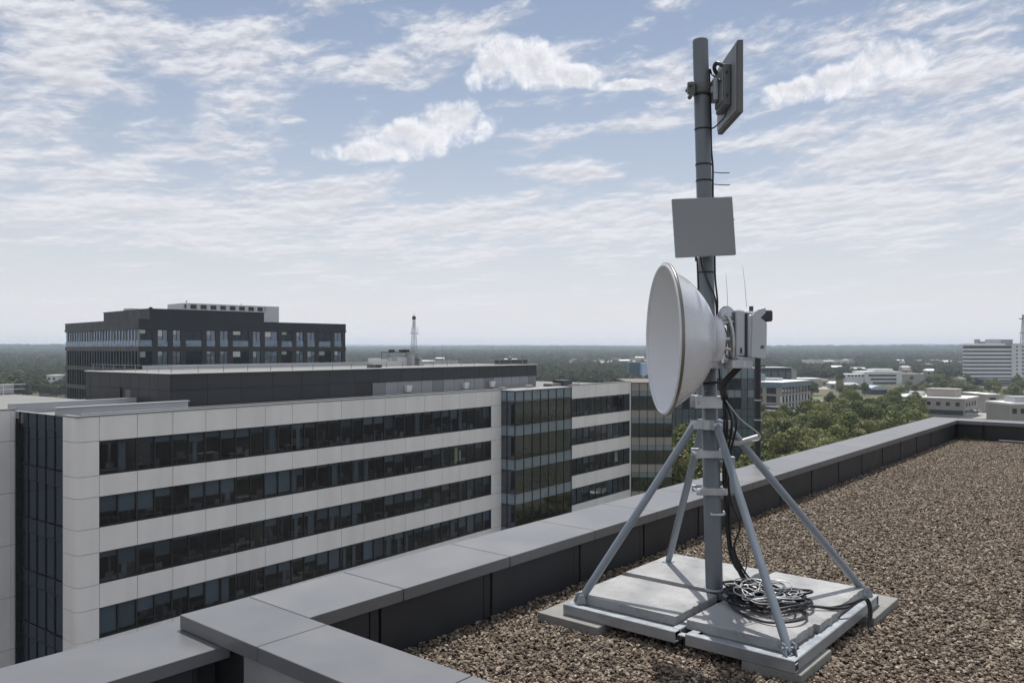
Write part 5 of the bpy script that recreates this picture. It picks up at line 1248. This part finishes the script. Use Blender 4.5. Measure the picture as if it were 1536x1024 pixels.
    me = bpy.data.meshes.new('distant_woodland'); me.from_pydata(P, [], []); at_ = me.attributes.new('tsize', 'FLOAT', 'POINT'); at_.data.foreach_set('value', S)
    me.materials.append(M['leaf'])
    o = bpy.data.objects.new('distant_woodland', me); C.objects.link(o); tag(o, 'continuous woodland stretching to the horizon', 'woodland', kind='stuff')
    g = bpy.data.node_groups.new('scatter_crowns', 'GeometryNodeTree')
    g.interface.new_socket('Geometry', in_out='INPUT', socket_type='NodeSocketGeometry'); g.interface.new_socket('Geometry', in_out='OUTPUT', socket_type='NodeSocketGeometry')
    n = g.nodes; l = g.links; gi = n.new('NodeGroupInput'); go = n.new('NodeGroupOutput'); j = n.new('GeometryNodeGeometryToInstance')
    for i, c in CROWNS:
        oi = n.new('GeometryNodeObjectInfo'); oi.inputs['Object'].default_value = c; oi.transform_space = 'ORIGINAL'; l.new(oi.outputs['Geometry'], j.inputs[0])
    mp = n.new('GeometryNodeMeshToPoints'); l.new(gi.outputs[0], mp.inputs[0])
    ip = n.new('GeometryNodeInstanceOnPoints'); l.new(mp.outputs[0], ip.inputs[0]); l.new(j.outputs[0], ip.inputs['Instance']); ip.inputs['Pick Instance'].default_value = True
    na = n.new('GeometryNodeInputNamedAttribute'); na.data_type = 'FLOAT'; na.inputs['Name'].default_value = 'tsize'
    cx = n.new('ShaderNodeCombineXYZ'); pw = n.new('ShaderNodeMath'); pw.operation = 'POWER'; pw.inputs[1].default_value = .55
    l.new(na.outputs['Attribute'], cx.inputs[0]); l.new(na.outputs['Attribute'], cx.inputs[1]); l.new(na.outputs['Attribute'], pw.inputs[0]); l.new(pw.outputs[0], cx.inputs[2]); l.new(cx.outputs[0], ip.inputs['Scale'])
    rr = n.new('FunctionNodeRandomValue'); rr.data_type = 'FLOAT_VECTOR'; rr.inputs[0].default_value = (0, 0, 0); rr.inputs[1].default_value = (0, 0, 6.28); l.new(rr.outputs[0], ip.inputs['Rotation'])
    sm = n.new('GeometryNodeSetMaterial'); sm.inputs['Material'].default_value = M['leaf_far']; l.new(ip.outputs[0], sm.inputs[0]); l.new(sm.outputs[0], go.inputs[0]); o.modifiers.new('crowns', 'NODES').node_group = g
trees()

# ------------------------------------------------------------------ haze
def haze():
    b = MB(); b.box(-12500, 12500, -12500, 12500, GZ-1.5, 62)
    m = bpy.data.materials.new('haze_air'); m.use_nodes = True; nt = m.node_tree; nt.nodes.clear()
    out = nt.nodes.new('ShaderNodeOutputMaterial'); v = nt.nodes.new('ShaderNodeVolumePrincipled')
    v.inputs['Color'].default_value = (.72, .84, 1, 1); v.inputs['Density'].default_value = HAZE; v.inputs['Anisotropy'].default_value = .2
    nt.links.new(v.outputs[0], out.inputs['Volume']); o = b.build('haze', m); tag(o, kind='stuff')
HAZE = 1.45e-4
haze()

# ------------------------------------------------------------------ sky, sun, camera
SUN = Vector((.42, .27, 1)).normalized()
S_EL = math.asin(SUN.z); S_AZ = math.atan2(SUN.y, SUN.x)
w = bpy.data.worlds.new('World'); SC.world = w; w.use_nodes = True; nt = w.node_tree; N = nt.nodes; L = nt.links; N.clear()
class E_:
    def __init__(s, k): s.k = k
    def __add__(a, b): return mth('ADD', a, b)
    def __sub__(a, b): return mth('SUBTRACT', a, b)
    def __rsub__(a, b): return mth('SUBTRACT', b, a)
    def __mul__(a, b): return mth('MULTIPLY', a, b)
    def __truediv__(a, b): return mth('DIVIDE', a, b)
    __radd__ = __add__; __rmul__ = __mul__
def mth(op, a, b=None, clamp=False):
    n = N.new('ShaderNodeMath'); n.operation = op; n.use_clamp = clamp
    for i, q in enumerate((a, b)):
        if q is None: continue
        if isinstance(q, E_): L.new(q.k, n.inputs[i])
        else: n.inputs[i].default_value = q
    return E_(n.outputs[0])
def sstep(x, a, b):
    n = N.new('ShaderNodeMapRange'); n.interpolation_type = 'SMOOTHSTEP'; n.inputs[1].default_value = a; n.inputs[2].default_value = b; L.new(x.k, n.inputs[0]); return E_(n.outputs[0])
def vec(x, y, z=0.):
    n = N.new('ShaderNodeCombineXYZ')
    for i, q in enumerate((x, y, z)):
        if isinstance(q, E_): L.new(q.k, n.inputs[i])
        else: n.inputs[i].default_value = q
    return n.outputs[0]
def fbm(v, sc, det=8, ro=.6, dist=0.):
    n = N.new('ShaderNodeTexNoise'); n.noise_dimensions = '2D'; n.inputs['Scale'].default_value = sc; n.inputs['Detail'].default_value = det; n.inputs['Roughness'].default_value = ro; n.inputs['Distortion'].default_value = dist; L.new(v, n.inputs['Vector']); return E_(n.outputs['Fac'])
def mixc(f, a, b):
    n = N.new('ShaderNodeMix'); n.data_type = 'RGBA'; L.new(f.k, n.inputs[0])
    for i, q in ((6, a), (7, b)):
        if isinstance(q, tuple): n.inputs[i].default_value = (*q, 1)
        else: L.new(q, n.inputs[i])
    return n.outputs[2]
tc = N.new('ShaderNodeTexCoord'); sx = N.new('ShaderNodeSeparateXYZ'); L.new(tc.outputs['Generated'], sx.inputs[0])
dx, dy, dz = (E_(o) for o in sx.outputs)
lr = dx*RT[0]+dy*RT[1]; lf = dx*FW[0]+dy*FW[1]
az = mth('ARCTAN2', lr, lf)*57.2958; el = mth('ARCSINE', dz)*57.2958
zz = mth('MAXIMUM', dz, 0.0)+.07
px_, py_ = lr/zz, lf/zz
q = vec(px_, py_, 0.)
ang = vec(az*.1, el*.1, 0.)
def AE(x, y):
    a = math.atan((x-768)/CF); return math.degrees(a), math.degrees(math.atan((524-y)/CF*math.cos(a)))
def ell(x, y, rx, ry, tilt=0.):
    a0, e0 = AE(x, y); ra, re = rx/CF*57.3*math.cos(math.radians(a0))**1.5, ry/CF*57.3
    c, s = math.cos(math.radians(tilt)), math.sin(math.radians(tilt)); u = (az-a0)*c+(el-e0)*s; v = (el-e0)*c-(az-a0)*s
    u = u*(1/ra); v = v*(1/re); return 1.0-(u*u+v*v)
# thin streaky altocumulus sheet
COVER = ((330, 66, 380, 70, -5, .50), (90, 185, 200, 90, 0, .45), (640, 34, 280, 30, -6, .34), (1420, 165, 300, 105, 14, .5), (1330, 42, 330, 30, 8, .42), (240, 305, 600, 62, -3, .42), (900, 320, 640, 45, 0, .36), (1330, 290, 460, 80, 0, .42),
         (1000, 185, 170, 16, 4, .3), (410, 212, 75, 16, 5, .3), (560, 105, 130, 22, -8, .3), (1010, 42, 80, 18, -4, .34), (720, 360, 1000, 70, 0, .3), (60, 60, 200, 60, -4, .3), (360, 165, 120, 18, 8, .26), (1130, 215, 100, 30, 0, .25), (960, 128, 80, 14, 0, .3), (290, 232, 90, 18, 0, .45), (441, 181, 26, 10, 0, .4), (870, 263, 75, 16, 0, .45))
# thin streaky altocumulus sheet: coverage raised where the photograph has banks of it
elp = mth('MAXIMUM', el, 0.)
yy = mth('LOGARITHM', elp+6.0, 2.71828)*2.1
sv = vec(az*.1, yy, 0.)
def scaled(v, s):
    n = N.new('ShaderNodeVectorMath'); n.operation = 'MULTIPLY'; n.inputs[1].default_value = s; L.new(v, n.inputs[0]); return n.outputs[0]
def shift(v, s):
    n = N.new('ShaderNodeVectorMath'); n.operation = 'ADD'; n.inputs[1].default_value = s; L.new(v, n.inputs[0]); return n.outputs[0]
def warp(v, sc, amt):
    wv = N.new('ShaderNodeTexNoise'); wv.noise_dimensions = '2D'; wv.inputs['Scale'].default_value = sc; wv.inputs['Detail'].default_value = 3; L.new(v, wv.inputs['Vector'])
    ws = N.new('ShaderNodeVectorMath'); ws.operation = 'MULTIPLY_ADD'; L.new(wv.outputs['Color'], ws.inputs[0]); ws.inputs[1].default_value = (amt, amt*.7, 0); ws.inputs[2].default_value = (-amt/2, -amt*.35, 0)
    wa = N.new('ShaderNodeVectorMath'); wa.operation = 'ADD'; L.new(v, wa.inputs[0]); L.new(ws.outputs[0], wa.inputs[1]); return wa.outputs[0]
ang = vec(az*.1, el*.1, 0.)
angw = warp(ang, 5.0, .09)
tl_ = vec(az*.1, yy-az*.011, 0.)
s1 = scaled(warp(tl_, 1.6, .15), (.55, 1.8, 0))
n1 = fbm(s1, 2.3, 9, .60)
n1u = fbm(shift(s1, (.0, .05, 0)), 2.3, 6, .60)
nr = fbm(scaled(s1, (1, 1.15, 0)), 13., 5, .62)
cov = E_(N.new('ShaderNodeValue').outputs[0]); cov.k.node.outputs[0].default_value = 0.
for x, y, rx, ry, t_, k in COVER:
    cov = cov+mth('MAXIMUM', ell(x, y, rx, ry, t_), 0.)*k
back = sstep(mth('ABSOLUTE', az, None), 50., 80.)*.3
high = sstep(el, 26., 40.)*.2
dens = (n1-.5)*2.5+(nr-.5)*.45+cov*.85+back+high-.07
dm = sstep(dens, -.12, .55)
# cumulus heaps
cum = None
for x, y, rx, ry, t_ in ((785, 92, 88, 40, -6), (735, 108, 45, 30, 10), (850, 112, 70, 20, -8), (940, 128, 70, 9, 0), (678, 186, 74, 34, 6), (625, 205, 85, 32, 10), (575, 228, 100, 17, 2), (1335, 92, 80, 28, 0), (1250, 122, 110, 24, 10), (1190, 132, 50, 10, 0)):
    e_ = ell(x, y, rx, ry, t_); cum = e_ if cum is None else mth('SMOOTH_MAX', cum, e_)
    if cum.k.node.operation == 'SMOOTH_MAX': cum.k.node.inputs[2].default_value = .5
def billow(v, sc):
    n = N.new('ShaderNodeTexVoronoi'); n.voronoi_dimensions = '2D'; n.feature = 'F1'; n.inputs['Scale'].default_value = sc; n.inputs['Detail'].default_value = 3; n.inputs['Roughness'].default_value = .55; n.inputs['Lacunarity'].default_value = 2.2; n.normalize = True; L.new(v, n.inputs['Vector']); return E_(n.outputs['Distance'])
nc = fbm(angw, 4.0, 9, .62, .0); bi = billow(angw, 6.5)
cbase = mth('MAXIMUM', cum, -1.5)
cd = cbase*1.15+(nc-.5)*2.5-bi*1.0+.12
cmask = sstep(cd, -.18, .85)
ua = shift(angw, (.015, .05, 0))
nup = fbm(ua, 4.0, 7, .62, .0); bu = billow(ua, 6.5)
shd = sstep((nc-nup)*2.4+(bu-bi)*1.2+.5, .0, 1.0); csh = sstep(cd, .25, 1.25)
sky = N.new('ShaderNodeTexSky'); sky.sky_type = 'NISHITA'; sky.sun_disc = False; sky.sun_elevation = S_EL; sky.sun_rotation = PI/2-S_AZ
sky.air_density = 1.1; sky.dust_density = .5; sky.ozone_density = 2.5; sky.altitude = 60
bright = 8.0
def ctone(v, r=.985, g=.99, b=1.02): return (bright*v*r, bright*v*g, bright*v*b)
ts = sstep((n1-n1u)*3.2+(nr-.5)*1.1+.5, .0, 1.0)
tcol = mixc(ts, ctone(.62, .95, .975, 1.07), ctone(1.02, .98, .985, 1.03))
sm_ = N.new('ShaderNodeMix'); sm_.data_type = 'RGBA'; sm_.blend_type = 'MULTIPLY'; sm_.inputs[0].default_value = 1; L.new(sky.outputs[0], sm_.inputs[6]); sm_.inputs[7].default_value = (.78, .75, .73, 1)
base = mixc(dm*.88, sm_.outputs[2], tcol)
ccol = mixc(shd*.6+(1.0-csh)*.4, ctone(.68, .95, .98, 1.05), ctone(1.26))
base = mixc(cmask*.96, base, ccol)
hz = mth('POWER', 2.718, elp*-.085)   # milky band low on the sky
hz = mth('MINIMUM', hz*1.05, .93)
base = mixc(hz, base, ctone(.93, .985, .975, 1.035))
bg = N.new('ShaderNodeBackground'); bg.inputs[1].default_value = .108; L.new(base, bg.inputs[0]); wo = N.new('ShaderNodeOutputWorld'); L.new(bg.outputs[0], wo.inputs[0])
w.cycles.sampling_method = 'MANUAL'; w.cycles.sample_map_resolution = 1024

sl = bpy.data.lights.new('sun', 'SUN'); sl.energy = 4.5; sl.angle = math.radians(.6); sl.color = (1, .955, .89)
so = bpy.data.objects.new('sun', sl); C.objects.link(so); so.rotation_euler = SUN.to_track_quat('Z', 'Y').to_euler(); so.location = (0, 0, 40)
cam = bpy.data.cameras.new('camera'); co = bpy.data.objects.new('camera', cam); C.objects.link(co); co.location = (0, 0, CZ); co.rotation_euler = (PI/2, 0, RA)
cam.sensor_width = 36; cam.lens = CF/1536*36; cam.shift_y = 12/1536; cam.clip_end = 40000; cam.clip_start = .05
SC.camera = co
SC.view_settings.view_transform = 'Standard'; SC.view_settings.look = 'None'; SC.view_settings.exposure = .04; SC.view_settings.gamma = 1
SC.cycles.max_bounces = 7; SC.cycles.diffuse_bounces = 3; SC.cycles.glossy_bounces = 3; SC.cycles.transmission_bounces = 4; SC.cycles.transparent_max_bounces = 24; SC.cycles.volume_bounces = 1
SC.cycles.use_denoising = True; SC.cycles.sample_clamp_indirect = 6
